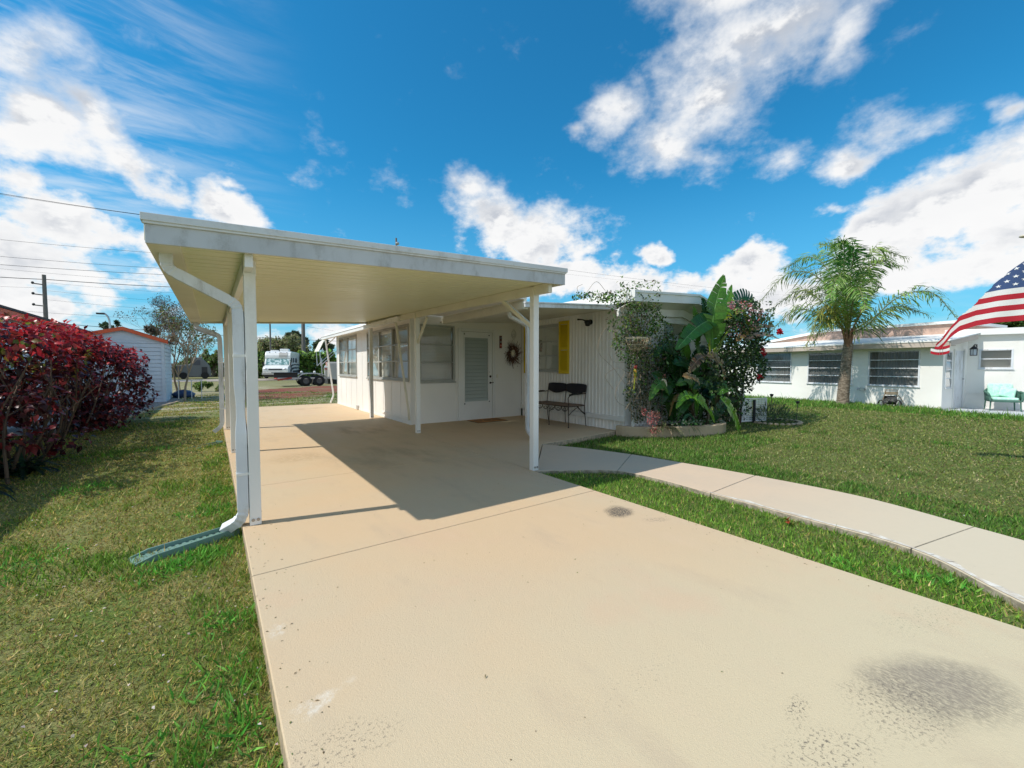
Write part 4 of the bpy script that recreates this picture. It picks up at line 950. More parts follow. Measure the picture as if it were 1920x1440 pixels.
# ---- paddle-leaved plant
def paddle(pts, width, nrmv, tears=.4, col=(.05,.14,.02), ragged=.15, fold=.25, n=18, seedk=0, edge=None):
    """big torn banana-like blade along the points; returns (verts, quads, cols)"""
    rnd = random.Random(seedk); mid = catmull(pts, max(2, n//(len(pts)-1))); k = len(mid); V = []; F = []; C = []
    nv = Vector(nrmv).normalized()
    prof = lambda s: max(.02, math.sin(min(1, (s*.97+.03))**.72*PI))**.62
    for sg in (-1, 1):
        droop = 0
        for i in range(k-1):
            s0, s1 = i/(k-1), (i+1)/(k-1); d_ = (mid[i+1]-mid[i]).normalized(); x = d_.cross(nv).normalized()*sg; zz = x.cross(d_)*sg
            if zz.dot(nv) < 0: zz = -zz
            torn = rnd.random() < tears
            if torn: droop = rnd.uniform(-.35, .25)
            gap = .22 if torn else 0
            w0, w1 = width*prof(s0)*(1-rnd.uniform(0, ragged) if torn else 1), width*prof(s1)
            sweep = .28*(mid[-1]-mid[0]).length/k*1.2
            def ed(m, w, dr, f): return m+x*w*math.cos(dr)+zz*(w*(fold*f+math.sin(dr)*.8))+d_*sweep
            e0 = ed(mid[i], w0, droop, 1)+d_*(gap*(mid[i+1]-mid[i]).length); e1 = ed(mid[i+1], w1, droop, 1)
            h0 = mid[i].lerp(e0, .5)+zz*width*.05; h1 = mid[i+1].lerp(e1, .5)+zz*width*.05
            b = len(V); V += [mid[i], mid[i+1], h1, h0, e1, e0]; F += [(b,b+1,b+2,b+3),(b+3,b+2,b+4,b+5)]
            cc = [v_*rnd.uniform(.88,1.12) for v_ in col]; C += [cc]*4+([cc]*2 if edge is None or rnd.random() < .4 else [list(edge)]*2)
    b = len(V)   # midrib
    rb = MB(); rb.tube([m_-nv*.004 for m_ in mid], [width*.05*(1-.7*i/k)+.003 for i in range(k)], 5, False)
    V += [Vector(v) for v in rb.v]; F += [tuple(i+b for i in f) for f in rb.f]; C += [[min(1, c_*2.0+.05) for c_ in col]]*len(rb.v)
    return V, F, C
bp = thing('paddle_leaf_plant', 'tall plant with big torn paddle leaves rising over the corner planter', 'tropical plant', (8.3,4.9,.03))
GB = (.15,.34,.03); GD = (.022,.085,.018); GM = (.075,.20,.025); YG = (.22,.32,.03); DRY = (.30,.19,.08); DR2 = (.16,.10,.05)
blades = [ # pixel path, plane Y, half width m, normal, tears, colour, edge
 ([(1336,655),(1337,600),(1345,560),(1357,517)], 4.55, .235, (-.5,-.8,.15), .6, GM, None),
 ([(1340,620),(1352,585),(1364,560),(1372,535)], 4.7, .13, (-.3,-.9,.2), .4, GB, None), ([(1335,640),(1318,625),(1305,600),(1300,575)], 4.8, .13, (-.3,-.8,.3), .5, GM, None),
 ([(1310,760),(1296,742),(1280,745),(1268,765)], 4.6, .10, (-.1,-.7,.6), .5, GB, None), ([(1345,740),(1358,728),(1374,732),(1388,748)], 4.55, .11, (-.1,-.7,.6), .5, GM, None),
 ([(1330,650),(1328,610),(1322,580),(1316,560)], 4.75, .17, (-.2,-.9,.2), .5, GD, None),
 ([(1345,598),(1322,604),(1298,622),(1268,655)], 4.6, .20, (-.2,-.75,.65), .15, GD, None),
 ([(1338,590),(1358,575),(1376,590),(1390,600)], 4.5, .17, (-.2,-.8,.6), .2, GB, None),
 ([(1350,600),(1385,580),(1402,610),(1406,640)], 4.6, .15, (.1,-.6,.8), .5, YG, (.4,.33,.12)),
 ([(1355,605),(1375,575),(1398,556),(1418,572)], 5.1, .26, (-.1,-.9,.4), .5, GD, None),
 ([(1352,590),(1362,572),(1368,560),(1370,545)], 4.9, .14, (-.3,-.9,.2), .4, GB, None),
 ([(1270,720),(1262,690),(1255,665),(1252,645)], 5.0, .17, (-.3,-.9,.2), .2, GD, None),
 ([(1262,790),(1252,745),(1236,710),(1222,700)], 4.95, .15, (-.3,-.9,.2), .3, GD, None), ([(1285,790),(1278,740),(1276,700),(1284,670)], 4.95, .17, (-.1,-.9,.3), .3, GD, None),
 ([(1310,790),(1318,740),(1332,705),(1350,690)], 4.85, .17, (.1,-.9,.3), .4, GD, None), ([(1305,780),(1300,735),(1286,715),(1268,722)], 4.75, .14, (-.1,-.8,.5), .4, GM, None),
 ([(1340,770),(1332,735),(1318,720),(1300,728)], 4.7, .13, (-.1,-.8,.5), .4, GD, None), ([(1275,690),(1260,660),(1242,650),(1226,668)], 5.0, .14, (-.2,-.8,.5), .4, GD, None),
 ([(1300,700),(1285,668),(1278,640),(1284,612)], 5.05, .15, (-.2,-.9,.2), .4, GM, None), ([(1325,700),(1310,665),(1305,640),(1314,615)], 4.95, .14, (-.1,-.9,.2), .4, GM, None),
 ([(1255,740),(1240,720),(1228,728),(1218,750)], 4.8, .11, (-.3,-.7,.5), .4, GM, None),
 ([(1270,790),(1275,770),(1292,752),(1312,750)], 4.7, .09, (-.1,-.8,.5), .5, (.04,.11,.03), None), ([(1330,795),(1345,770),(1362,752),(1380,750)], 4.6, .12, (-.1,-.8,.5), .5, GD, None),
 ([(1290,740),(1300,700),(1282,680),(1262,682)], 4.8, .2, (-.2,-.7,.6), .3, GD, None),
 ([(1300,750),(1298,690),(1310,665),(1322,650)], 5.0, .2, (.1,-.9,.2), .3, GD, None),
 ([(1290,730),(1262,715),(1246,735),(1240,760)], 4.9, .13, (-.3,-.8,.4), .4, GD, None),
 ([(1330,750),(1320,742),(1345,728),(1362,715)], 4.75, .16, (0,-.6,.8), .3, (.02,.075,.04), None),
 ([(1320,760),(1322,720),(1340,700),(1352,720)], 4.95, .2, (0,-.8,.5), .4, GD, None),
 ([(1300,745),(1312,752),(1328,770),(1340,792)], 4.45, .13, (-.2,-.7,.6), .5, GB, None),
 ([(1350,745),(1368,765),(1380,790),(1386,812)], 4.2, .13, (-.3,-.7,.5), .55, GB, (.55,.6,.25)),
 ([(1350,760),(1360,735),(1348,725),(1330,735)], 4.7, .14, (.2,-.8,.5), .4, (.03,.09,.03), None),
 ([(1325,668),(1342,672),(1354,690),(1358,712)], 4.5, .13, (-.1,-.8,.5), .95, DRY, (.55,.42,.25)),
 ([(1325,668),(1312,672),(1300,685),(1292,698)], 4.55, .11, (-.1,-.8,.5), .9, DR2, (.5,.4,.2)),
 ([(1280,705),(1292,706),(1306,712),(1312,722)], 4.5, .08, (-.1,-.8,.5), .9, DRY, (.6,.5,.3)),
 ([(1380,640),(1400,622),(1425,612),(1452,612)], 4.6, .10, (-.1,-.7,.6), .9, DRY, (.5,.36,.26)),
 ([(1395,640),(1420,628),(1440,628),(1462,636)], 4.5, .07, (-.1,-.7,.6), .9, (.45,.28,.18), (.5,.36,.26)),
 ([(1300,780),(1290,745),(1300,720),(1318,715)], 4.8, .12, (.0,-.9,.3), .7, DR2, None),
 ([(1255,780),(1262,752),(1275,742),(1280,752)], 4.8, .05, (.0,-.9,.3), .7, DRY, None)]
for i, (pp, y_, w_, nv, te, co, ed_) in enumerate(blades):
    pts = [on_y(u, v, y_+(.05 if j in (0,) else 0)) for j, (u, v) in enumerate(pp)]
    V, F, C = paddle(pts, w_, nv, te, co, seedk=i+3, edge=ed_)
    npmesh('blade', [tuple(v) for v in V], F, 'gloss', bp, np.array(C))
st = MB()
for (pp, y_, r_) in (([(1345,790),(1338,720),(1328,660)],4.9,.045),([(1350,790),(1346,700),(1340,650)],4.85,.04),([(1330,795),(1322,730),(1318,690)],5.0,.045),([(1300,795),(1298,740),(1290,700)],5.0,.04),([(1365,790),(1362,700),(1365,640)],5.0,.045)):
    st.tube(catmull([on_y(u,v,y_) for u,v in pp],4), [r_*(1-.04*k) for k in range(9)], 8)
st.build('stem', 'drystem', bp)
V = []; pt_ = MB()
for pp in ([(1332,665),(1330,630),(1337,598)],[(1334,670),(1345,640),(1352,615)],[(1336,668),(1352,640),(1366,620)],[(1338,672),(1350,650),(1362,625)]): pt_.tube(catmull([on_y(u,v,4.6) for u,v in pp],4), .018, 6)
npmesh('petiole', pt_.v, [f for f in pt_.f if len(f) == 4], 'gloss', bp, np.tile([.26,.34,.04],(len(pt_.v),1)))
# bougainvillea
bg_ = thing('bougainvillea', 'dark leafy bougainvillea with pink blooms behind the paddle-leaved plant', 'shrub', (9.8,5.1,.03))
P = pcl([(1385,640,40,52,1.2),(1400,590,32,28,1.0),(1420,620,28,35,.9),(1370,700,30,28,1.0),(1415,680,22,40,.7),(1395,720,22,18,.5),(1440,600,10,20,.4),(1445,575,8,14,.25),(1340,700,20,40,.7),(1370,740,20,40,.8),(1395,765,12,20,.5),(1362,770,16,20,.6),(1378,745,10,30,.3),(1425,690,20,20,.5),(1410,565,8,8,.4)], 85, 4.95, .30)
leaves('foliage', P, rdir(len(P)), rdir(len(P))+np.array([-.3,-.3,.8]), rng.uniform(.06,.10,len(P)), rng.uniform(.04,.065,len(P)), pick(G_dark+[(.03,.04,.02),(.05,.09,.025),(.07,.14,.03),(.05,.09,.025)], len(P), .25), 'leaf', bg_)
P = pcl([(1390,575,24,12,1.4),(1372,572,8,8,2.5),(1415,590,14,14,1.0),(1430,590,8,10,1.0),(1375,620,15,12,.5),(1400,610,20,12,.6)], 34, 4.55, .12)
leaves('blossom', P, rdir(len(P)), rdir(len(P)), .04, .035, pick([(.62,.30,.34),(.5,.18,.22),(.62,.40,.42),(.55,.12,.10)], len(P)), 'flower', bg_)
P = pcl([(1462,622,5,5,12),(1433,662,5,4,6),(1425,707,5,4,6),(1430,655,4,4,4)], 34, 4.6, .03)
leaves('red_blossom', P, rdir(len(P)), rdir(len(P)), .05, .045, pick([(.62,.01,.03),(.45,.01,.02)], len(P)), 'flower', bg_)
b = MB()
for (pp, r_) in (([(1385,800),(1382,740),(1376,680)],.03),([(1388,800),(1392,730),(1400,670)],.02),([(1376,690),(1400,640),(1440,620)],.015),([(1380,700),(1372,640),(1380,590)],.015),([(1395,680),(1420,700),(1425,720)],.01),([(1385,700),(1378,740),(1385,760)],.008)):
    b.tube(catmull([on_y(u,v,4.95) for u,v in pp],4), r_, 6)
b.build('branches', 'stem', bg_)
# strappy lily and pink flowering plant at the curb
def straps(name, base, n, L0, L1, w, cols, mat='leaf', parent=None, spread=1.0, up=1.0, k=7, rad=.05, bias=(0,0,0), **tags):
    V = []; F = []; C = []
    for i in range(n):
        a = rng.uniform(0, 2*PI); L_ = rng.uniform(L0, L1); d = Vector((math.cos(a)*spread+bias[0], math.sin(a)*spread+bias[1], up*rng.uniform(.5,1.2)+bias[2])).normalized()
        p = Vector(base)+Vector((rng.uniform(-rad,rad), rng.uniform(-rad,rad), 0)); cc = pick(cols, 1)[0]; sd = d.cross(Vector((0,0,1))).normalized(); b = len(V)
        g_ = rng.uniform(.9, 2.2)
        for j in range(k+1):
            s_ = j/k; ww = w*(1-s_**2.5)*.5+.0008; V += [p-sd*ww, p+sd*ww]; C += [cc*(1-.15*(j%2))]*2
            p = p+d*L_/k; d = (d+Vector((0,0,-g_/k*1.1))).normalized(); p.z = max(p.z, GZ+.005)
        F += [(b+2*j, b+2*j+1, b+2*j+3, b+2*j+2) for j in range(k)]
    return npmesh(name, [tuple(v) for v in V], F, mat, parent, np.array(C), **tags)
sl_ = thing('strap_leaf_plant', 'strappy green and straw-coloured plant hanging over the planter curb', 'plant', (7.25,4.82,.05))
straps('leaves_clump', (7.28,4.88,.08), 60, .3, .62, .018, [(.16,.19,.07),(.30,.28,.14),(.10,.16,.05),(.4,.34,.2)], 'leaf', sl_, 1, .7, bias=(.1,-.5,0))
straps('leaves_clump', (7.85,4.72,.08), 30, .3, .6, .015, [(.08,.2,.08),(.16,.24,.1)], 'leaf', sl_, 1, .6, bias=(-.3,-.2,0))
pk = thing('pink_flower_plant', 'small plant with coral pink flower spikes at the left end of the planter', 'flowering plant', (7.0,5.0,.05))
P = pcl([(1222,785,10,14,3.0),(1207,772,8,8,1.5),(1228,805,8,12,1.6),(1232,780,6,10,2.0),(1243,712,9,10,.5)], 34, 4.85, .05)
leaves('petals', P, rdir(len(P)), rdir(len(P)), .035, .018, pick([(.66,.20,.18),(.55,.10,.12),(.7,.36,.30)], len(P)), 'flower', pk)
straps('leaves_clump', (7.02,5.0,.04), 40, .15, .4, .014, [(.07,.12,.05),(.25,.16,.12)], 'leaf', pk, 1, 1)
# undergrowth in the bed
P = pcl([(1245,760,25,30,.9),(1290,775,40,18,1.2),(1340,775,30,20,1.0),(1265,700,30,50,1.3),(1310,720,45,50,1.3),(1240,690,18,50,1.0),(1330,680,30,30,1.0),(1265,650,22,25,.9)], 42, 5.12, .12)
leaves('bed_undergrowth', P, rdir(len(P)), rdir(len(P))+np.array([0,-.5,.7]), rng.uniform(.05,.12,len(P)), rng.uniform(.02,.045,len(P)), pick(G_dark*2+[(.04,.12,.03),(.14,.10,.06),(.06,.16,.03)], len(P), .3), 'leaf', label='dark undergrowth of mixed leaves filling the corner planter bed', cat='ground cover', kind='stuff')
P = pcl([(1320,792,45,5,3),(1280,793,25,4,2)], 26, 4.52, .04)
leaves('bed_edge_plants', P, rdir(len(P)), rdir(len(P))+np.array([0,0,1]), .04, .03, pick([(.06,.18,.04),(.35,.4,.3),(.04,.12,.03)], len(P)), 'leaf', label='low bright green edging plants just inside the planter curb', cat='ground cover', kind='stuff')
# white shepherd post at trellis base, small lattice screen, shrub with ring
sc_ = thing('lattice_screen', 'small leaning white square lattice screen standing in the lawn right of the planter', 'lattice screen', (11.0,4.85,GZ))
lattice_mesh(((10.75,4.95,GZ),(.93,-.36,0),(-.36,-.93,0)), 0, .62, .06, .60, .045, .018, False, .022).build('lattice', 'lattice', sc_)
MB().bar((10.93,4.82,GZ),(10.93,4.82,.48),.05,.05).build('stake', 'dark', sc_)
sc2 = lattice_mesh(((10.45,5.0,GZ),(.9,-.2,0),(-.2,-.9,0)), 0, .28, .06, .5, .045, .018, False, .022); sc2.build('lattice_wing', 'lattice', sc_)
MB().tube([(10.85,5.05,GZ),(10.86,5.05,1.25)], .014, 6).build('garden_pole', 'chrome', label='thin upright metal pole behind the small lattice screen', cat='pole')
sh = thing('lawn_shrub', 'dark grassy shrub inside a ring of stones on the lawn beside the lattice screen', 'shrub', (11.5,4.6,GZ))
P, D = crown_pts([((11.4,4.6,.05),(.45,.4,.34)),((11.7,4.5,-.02),(.3,.3,.25)),((11.2,4.7,.0),(.3,.3,.28))], 3800, .35); k = P[:, 2] > GZ; P = P[k]; D = D[k]
leaves('foliage', P, nrm(D+np.array([0,0,.7])+rdir(len(P))*.4), rdir(len(P)), .11, .016, pick([(.06,.12,.05),(.09,.15,.06),(.16,.18,.11),(.04,.08,.03)], len(P)), 'leaf', sh)
b = MB()
for k in range(26): a = 2*PI*k/26; b.blob((11.5+.62*math.cos(a), 4.55+.5*math.sin(a), GZ+.02), .07, .05, .035, 7, 5, .15)
b.build('stone_ring', 'curb', sh)
for (x_, y_, h_, l_) in ((11.9,4.85,.62,'short dark solar stake light left of the pair on the lawn'),(12.2,4.35,.45,'short dark leaning solar stake light nearer the shrub shadow')):
    s_ = thing('stake_light', l_, 'garden light', (x_,y_,GZ), 'stake lights in the lawn by the shrub')
    MB().tube([(x_,y_,GZ),(x_+.06,y_,GZ+h_)], .008, 5).build('stake', 'dark', s_); MB().lathe([(0,0),(.03,.0),(.045,.05),(.05,.06),(0,.075)], (x_+.06,y_,GZ+h_), 10).build('lamp_head', 'dark', s_)
sg = thing('stone_slab_seat', 'low grey stone slab on blocks behind the planter leaves', 'stone slab', (10.3,5.3,GZ))
MB().box(9.9,10.8,5.35,5.75,.10,.15).build('slab_top','walk',sg,bevel=.01); MB().box(10.0,10.15,5.4,5.7,GZ,.098).build('block','walk',sg); MB().box(10.55,10.7,5.4,5.7,GZ,.098).build('block','walk',sg)

# ================================================================ RIGHT NEIGHBOUR
nh = thing('neighbour_house', 'low white stucco house with pink roof band across the lawn on the right', 'house', (18.9,2.69,GZ))
du = Vector((.17,.985,0)).normalized(); dn = Vector((-du.y, du.x, 0))
FN = ((18.9,2.69,0), tuple(du), tuple(dn))
wN = [(.55,1.97,.64,1.87),(2.45,4.0,.64,1.88),(4.62,6.12,.64,1.92)]
wall(FN, 0, 13, GZ-.1, 2.05, wN, th=.15, mat='stucco', parent=nh)
for k, a in enumerate(wN): window(FN, *a, nh, cols=1, rows=4, glass='dglass', back='curtain', curtain=True, mat='gutter', fw=.04, depth=.09)
b = MB(); b.obox(FN, -.28, 13.2, .47, .50, 1.93, 2.09); b.obox(FN, -.28, 13.2, -.0, .468, 1.955, 1.975); b.build('eave_fascia', 'nfascia', nh)
O = Vector(FN[0]); P_ = lambda u, n, z: O+du*u+dn*n+Vector((0,0,z))
b = MB(); b.hexa([P_(-.30,.52,2.092),P_(13.2,.52,2.092),P_(13.2,-1.9,2.42),P_(-.30,-1.9,2.42),P_(-.30,.52,2.125),P_(13.2,.52,2.125),P_(13.2,-1.9,2.455),P_(-.30,-1.9,2.455)]); b.build('low_roof', 'roofwhite', nh)
b = MB(); b.hexa([P_(-.30,.468,1.94),P_(-.27,.468,1.94),P_(-.27,-1.6,2.22),P_(-.30,-1.6,2.22),P_(-.30,.468,2.09),P_(-.27,.468,2.09),P_(-.27,-1.6,2.37),P_(-.30,-1.6,2.37)]); b.build('rake_board', 'nfascia', nh)
# raised pink band with a sloping left end
def band(n0, n1, zl, zh, mat, name, u_hi=4.3, u_lo=7.8, zlow=None):
    mb = MB(); zlow = zl if zlow is None else zlow
    q = [(0.4, zl), (u_hi, zl), (u_lo, zl), (u_lo, zlow+.01), (u_hi, zh), (0.4, zh)]
    vs = [P_(u, n0, z) for u, z in q]+[P_(u, n1, z) for u, z in q]; k = len(q)
    mb.add(vs, [tuple(range(k)), tuple(range(k, 2*k))[::-1]]+[(i, (i+1)%k, k+(i+1)%k, k+i) for i in range(k)]); mb.build(name, mat, nh)
band(-1.9, -6, 2.3, 2.80, 'brickpink', 'pink_gable_band')
b = MB()
b.hexa([P_(.2,-1.8,2.802),P_(4.3,-1.8,2.802),P_(4.3,-6.1,2.802),P_(.2,-6.1,2.802),P_(.2,-1.8,2.90),P_(4.3,-1.8,2.90),P_(4.3,-6.1,2.90),P_(.2,-6.1,2.90)])
b.hexa([P_(4.301,-1.8,2.802),P_(8.6,-1.8,2.22),P_(8.6,-6.1,2.22),P_(4.301,-6.1,2.802),P_(4.301,-1.8,2.90),P_(8.6,-1.8,2.32),P_(8.6,-6.1,2.32),P_(4.301,-6.1,2.90)])
b.build('upper_roof', 'roofwhite', nh)
for u in (1.2, 2.4, 3.6): MB().obox(FN, u-.01, u+.01, -1.898, -1.885, 2.45, 2.8).build('band_seam', 'nfascia', nh)
# recess: door wall and set-back wall
FS = ((18.9,2.69,0), tuple(-dn), tuple(-du))
wall(FS, .151, 1.85, GZ-.1, 2.3, [(.17,.62,.62,1.80),(.80,1.55,-.06,1.84)], th=.1, mat='stucco', parent=nh)
window(FS, .17, .62, .62, 1.80, nh, rows=4, glass='dglass', back='blind', mat='gutter', fw=.03)
dd_ = MB(); dd_.obox(FS, .80, 1.55, -.06, -.01, -.06, 1.84); ndoor = dd_.build('door', 'gutter', nh, bevel=.004); b = MB(); b.obox(FS, .76, .80, -.01, .03, -.06, 1.88); b.obox(FS, 1.55, 1.59, -.01, .03, -.06, 1.88); b.build('door_frame', 'white', nh)
q = P_(0,-1.46,.9)-du*.05; MB().bar(q, q+dn*.09, .02, .02).build('door_handle', 'dark', ndoor)
du2 = Vector((-.28,.96,0)).normalized(); dn2 = Vector((-du2.y, du2.x, 0)); O2 = P_(.2,-1.72,0); FRr = (tuple(O2-du2*12), tuple(du2), tuple(dn2))
wu1, wz1 = on_plane(1836,655,FRr); wu0, wz0 = on_plane(1899,691.5,FRr)
wall(FRr, 0, 12, GZ-.1, 2.36, [(wu0,wu1,wz0,wz1),(5.2,6.5,1.1,1.9)], th=.1, mat='white2', parent=nh, seams=1.2)
window(FRr, wu0, wu1, wz0, wz1, nh, rows=2, glass='dglass', back='blind', mat='gutter', fw=.045)
window(FRr, 5.2, 6.5, 1.1, 1.9, nh, rows=2, glass='dglass', back='blind', mat='gutter', fw=.045)
b = MB(); b.obox(FRr, 0, 12.3, -4.5, .12, 2.361, 2.50); b.obox(FRr, -.05, 12.35, .121, .16, 2.36, 2.56); b.build('rear_roof', 'roofwhite', nh)
b = MB(); b.obox(FRr, 0, 12, .001, .02, .40, .43); b.build('siding_joint', 'white2', nh)
b = MB(); b.obox(((18.9,2.69,0),tuple(du),tuple(dn)), 12.9, 13, -6, -.15, GZ, 2.3); b.build('far_wall', 'stucco', nh)
# porch slab
MB().add([P_(-.05,.62,-.075),P_(-.05,-1.9,-.075),P_(-12,-7,-.075),P_(-12,.62,-.075)], [(0,1,2,3)]).build('neighbour_patio', paint('pale_grey_concrete', (.52,.54,.56), .8, (.35,.34,.33), .3, 3), kind='structure')
# hose connection on the wall
hb = thing('wall_tap', 'tap with coiled hose end on the white wall behind the palm trunk', 'tap', tuple(P_(2.25,.03,.5)))
b = MB(); q = P_(2.2,.05,.53)
b.tube([q+du*.0, q+dn*.08, q+dn*.12-Vector((0,0,.06))], .02, 6); b.tube([q+du*(-.06)+dn*.05, q-du*.16+dn*.05, q-du*.2+dn*.05-Vector((0,0,.08))], .015, 6)
for k in range(3): b.tube([q+dn*(.04+.01*k)+du*(.1*math.cos(a)-.12)+Vector((0,0,.06*math.sin(a)-.05)) for a in np.linspace(0,2*PI,14)], .008, 5)
b.build('tap_pipes', 'chrome', hb)
# lantern
q = Vector(on_y(1806,655,2.05)); q = P_(-.25,-1.6,1.86); ln_ = thing('porch_lantern', 'black wall lantern with milky glass beside the neighbour door', 'lantern', tuple(q))
b = MB(); b.tube(arcpath([q+dn*(-.09)+Vector((0,0,.13)), q+dn*.06+Vector((0,0,.19)), q+dn*.12+Vector((0,0,.14))], .05), .014, 6); b.bar(q-dn*.1+Vector((0,0,.07)), q-dn*.1+Vector((0,0,.19)), .08, .02); b.build('bracket', 'black', ln_)
qc = q+dn*.14
b = MB(); b.lathe([(.0,.16),(.012,.15),(.03,.12),(.11,.03),(.115,.02),(0,.02)], tuple(qc), 6); b.lathe([(0,-.19),(.09,-.19),(.09,-.17),(0,-.17)], tuple(qc), 6)
for k in range(6): a = PI/3*k; b.tube([(qc.x+.085*math.cos(a), qc.y+.085*math.sin(a), qc.z-.18),(qc.x+.09*math.cos(a), qc.y+.09*math.sin(a), qc.z+.03)], .007, 4)
b.build('cage', 'black', ln_)
MB().lathe([(0,-.168),(.075,-.168),(.08,.015),(0,.015)], tuple(qc), 6).build('glass', 'white_lantern', ln_)
# wicker armchair with mint cushions
ac = thing('wicker_armchair', 'dark green wicker armchair with mint cushions on the neighbour patio', 'armchair', (0,0,0))
b = MB(); b.smooth = False
w = .36
b.box(-w,w,-.30,.30,.30,.36)
b.build('seat_frame', 'wicker', ac, bevel=.02)
b = MB()
for i in range(9):
    a0 = PI*i/9; a1 = PI*(i+1)/9
    def rim(a, z): return Vector((w*1.02*math.cos(a), .06+.30*math.sin(a), z))
    top = lambda a: .62+.24*math.sin(a)**1.5
    b.hexa([rim(a0,.34),rim(a1,.34),rim(a1,.34)*1.08,rim(a0,.34)*1.08,Vector((rim(a0,0).x*1.08,rim(a0,0).y*1.12,top(a0))),Vector((rim(a1,0).x*1.08,rim(a1,0).y*1.12,top(a1))),Vector((rim(a1,0).x*1.2,rim(a1,0).y*1.2,top(a1)-.01)),Vector((rim(a0,0).x*1.2,rim(a0,0).y*1.2,top(a0)-.01))])
b.build('wicker_back', 'wicker', ac)
for s_ in (-1, 1):
    b = MB(); b.tube(catmull([(s_*w*1.15,.10,.64),(s_*w*1.2,-.1,.62),(s_*w*1.15,-.28,.58),(s_*w*1.05,-.33,.45),(s_*w,-.32,.33)], 5), .035, 8); b.hexa([(s_*w*1.12,.08,.34),(s_*w*1.16,.08,.34),(s_*w*1.12,-.29,.34),(s_*w*1.08,-.29,.34),(s_*w*1.14,.08,.62),(s_*w*1.18,.08,.62),(s_*w*1.14,-.27,.57),(s_*w*1.10,-.27,.57)]); b.build('arm', 'wicker', ac, smooth=True)
    for yy in (-.28, .27): MB().tube([(s_*w*.95,yy,.32),(s_*w*1.0,yy*1.08,0)], [.022,.016], 8).build('leg', 'wicker', ac)
def pillow(x0,x1,y0,y1,z0,z1,mat,name,parent,rot=None):
    b = MB(); b.box(x0,x1,y0,y1,z0,z1); o = b.build(name, mat, parent); o.modifiers.new('b','BEVEL').width = min(z1-z0,y1-y0)*.48; o.modifiers['b'].segments = 4
    return o
pillow(-.31,.31,-.31,.20,.365,.455,'mint','seat_cushion',ac)
o = pillow(-.31,.31,-.06,.07,0,.48,'mint','back_cushion',ac); o.location = (0,.22,.44); o.rotation_euler = (R(-14),0,0)
o = pillow(-.20,.20,-.05,.05,0,.36,'mint','throw_pillow',ac); o.location = (.10,.08,.46); o.rotation_euler = (R(-24),R(14),0)
ac.location = (20.15, 1.52, -.075); ac.rotation_euler = (0,0,R(-72)); ac.scale = (.9,.9,.93)
# hose cart
hc = thing('hose_cart', 'two-wheeled garden hose cart with a rusty frame against the white wall', 'hose cart', (0,0,0))
for s_ in (-1, 1):
    b = MB(); b.lathe([(.11,-.02),(.135,-.02),(.14,0),(.135,.02),(.11,.02),(.11,-.02)], (s_*.27,0,.14), 20, 'x'); wl_ = b.build('wheel', 'rubber', hc, smooth=True)
    b = MB()
    for k in range(6): a = PI/3*k; b.bar((s_*.27,0,.14),(s_*.27,.112*math.cos(a),.14+.112*math.sin(a)),.012,.012)
    b.lathe([(0,-.02),(.025,-.02),(.025,.02),(0,.02)], (s_*.27,0,.14), 10, 'x'); b.build('spokes', 'chrome', wl_)
    MB().tube([(s_*.22,-.06,.05),(s_*.21,.0,.30),(s_*.18,.06,.62)], .013, 6).build('frame_side', 'drystem', hc)
b = MB(); b.tube([(-.18,.06,.62),(.18,.06,.62)], .014, 6); b.tube([(-.22,0,.14),(.22,0,.14)], .012, 6); b.tube([(-.21,-.08,.06),(.21,-.08,.06)], .012, 6); b.build('crossbars', 'drystem', hc)
b = MB()
for k in range(7): b.tube([(-.12+.04*k, .14*math.cos(a), .27+.14*math.sin(a)) for a in np.linspace(0,2*PI,18)], .016, 5)
b.build('coiled_hose', 'dark', hc)
MB().box(-.17,.17,-.02,.12,.46,.56).build('top_box','drystem',hc,bevel=.01)
b = MB(); b.tube(catmull([(-.2,.0,.35),(-.3,-.05,.42),(-.38,-.02,.3),(-.42,0,.2)],5), .014, 6); b.build('hose_end','drystem',hc)
cq = P_(1.15,.42,0); hc.location = (cq.x, cq.y, GZ); hc.rotation_euler = (0,0,R(-42)+PI)
# rubber mat / plank beside it
pk_ = thing('leaning_board', 'small dark board lying in the grass at the right of the hose cart', 'board', tuple(P_(.55,.35,GZ)))
q = P_(.62,.30,GZ); MB().bar(q, q-du*.30+Vector((0,0,.10)), .25, .02).build('plank', 'nfascia', pk_)

# ---- palm
pm = thing('feather_palm', 'feathery palm with a ringed grey trunk in front of the white neighbour house', 'palm tree', (18.35,5.1,GZ))
bx, by = 18.35, 5.10
tr = MB(); pts = []; rr = []
for i in range(60):
    s_ = i/59; z = GZ+s_*2.25; pts.append((bx+.05*math.sin(s_*2), by-.10*s_**2, z)); rr.append((.19-.05*s_+.03*max(0,.12-s_)*8*.3)*(1+(.035 if i % 2 else -.02)))
tr.tube(pts, rr, 14); m_ = paint('ringed_palm_bark', (.30,.24,.18), .9, (.10,.075,.05), .9, 9, 3.5, bump=1.0, thr=(.44,.56)); trunk_o = tr.build('trunk', m_, pm, smooth=True)
cz0 = 2.12; cx0, cy0 = bx, by-.10
sh_ = MB()
for k in range(9):   # old frond bases and spathes
    a = 2*PI*k/9+.3; sh_.tube(catmull([(cx0+.05*math.cos(a),cy0+.05*math.sin(a),cz0-.1),(cx0+.11*math.cos(a),cy0+.11*math.sin(a),cz0+.22),(cx0+.20*math.cos(a),cy0+.20*math.sin(a),cz0+.55)],4), [.055,.05,.045,.04,.035,.03,.025,.02,.015], 6)
sh_.tube(catmull([(cx0,cy0,cz0-.1),(cx0-.02,cy0-.12,cz0+.5),(cx0-.1,cy0-.35,cz0+1.05),(cx0-.12,cy0-.42,cz0+1.3)],4), [.05,.045,.04,.035,.03,.03,.04,.045,.05,.05,.04,.03,.01], 6)
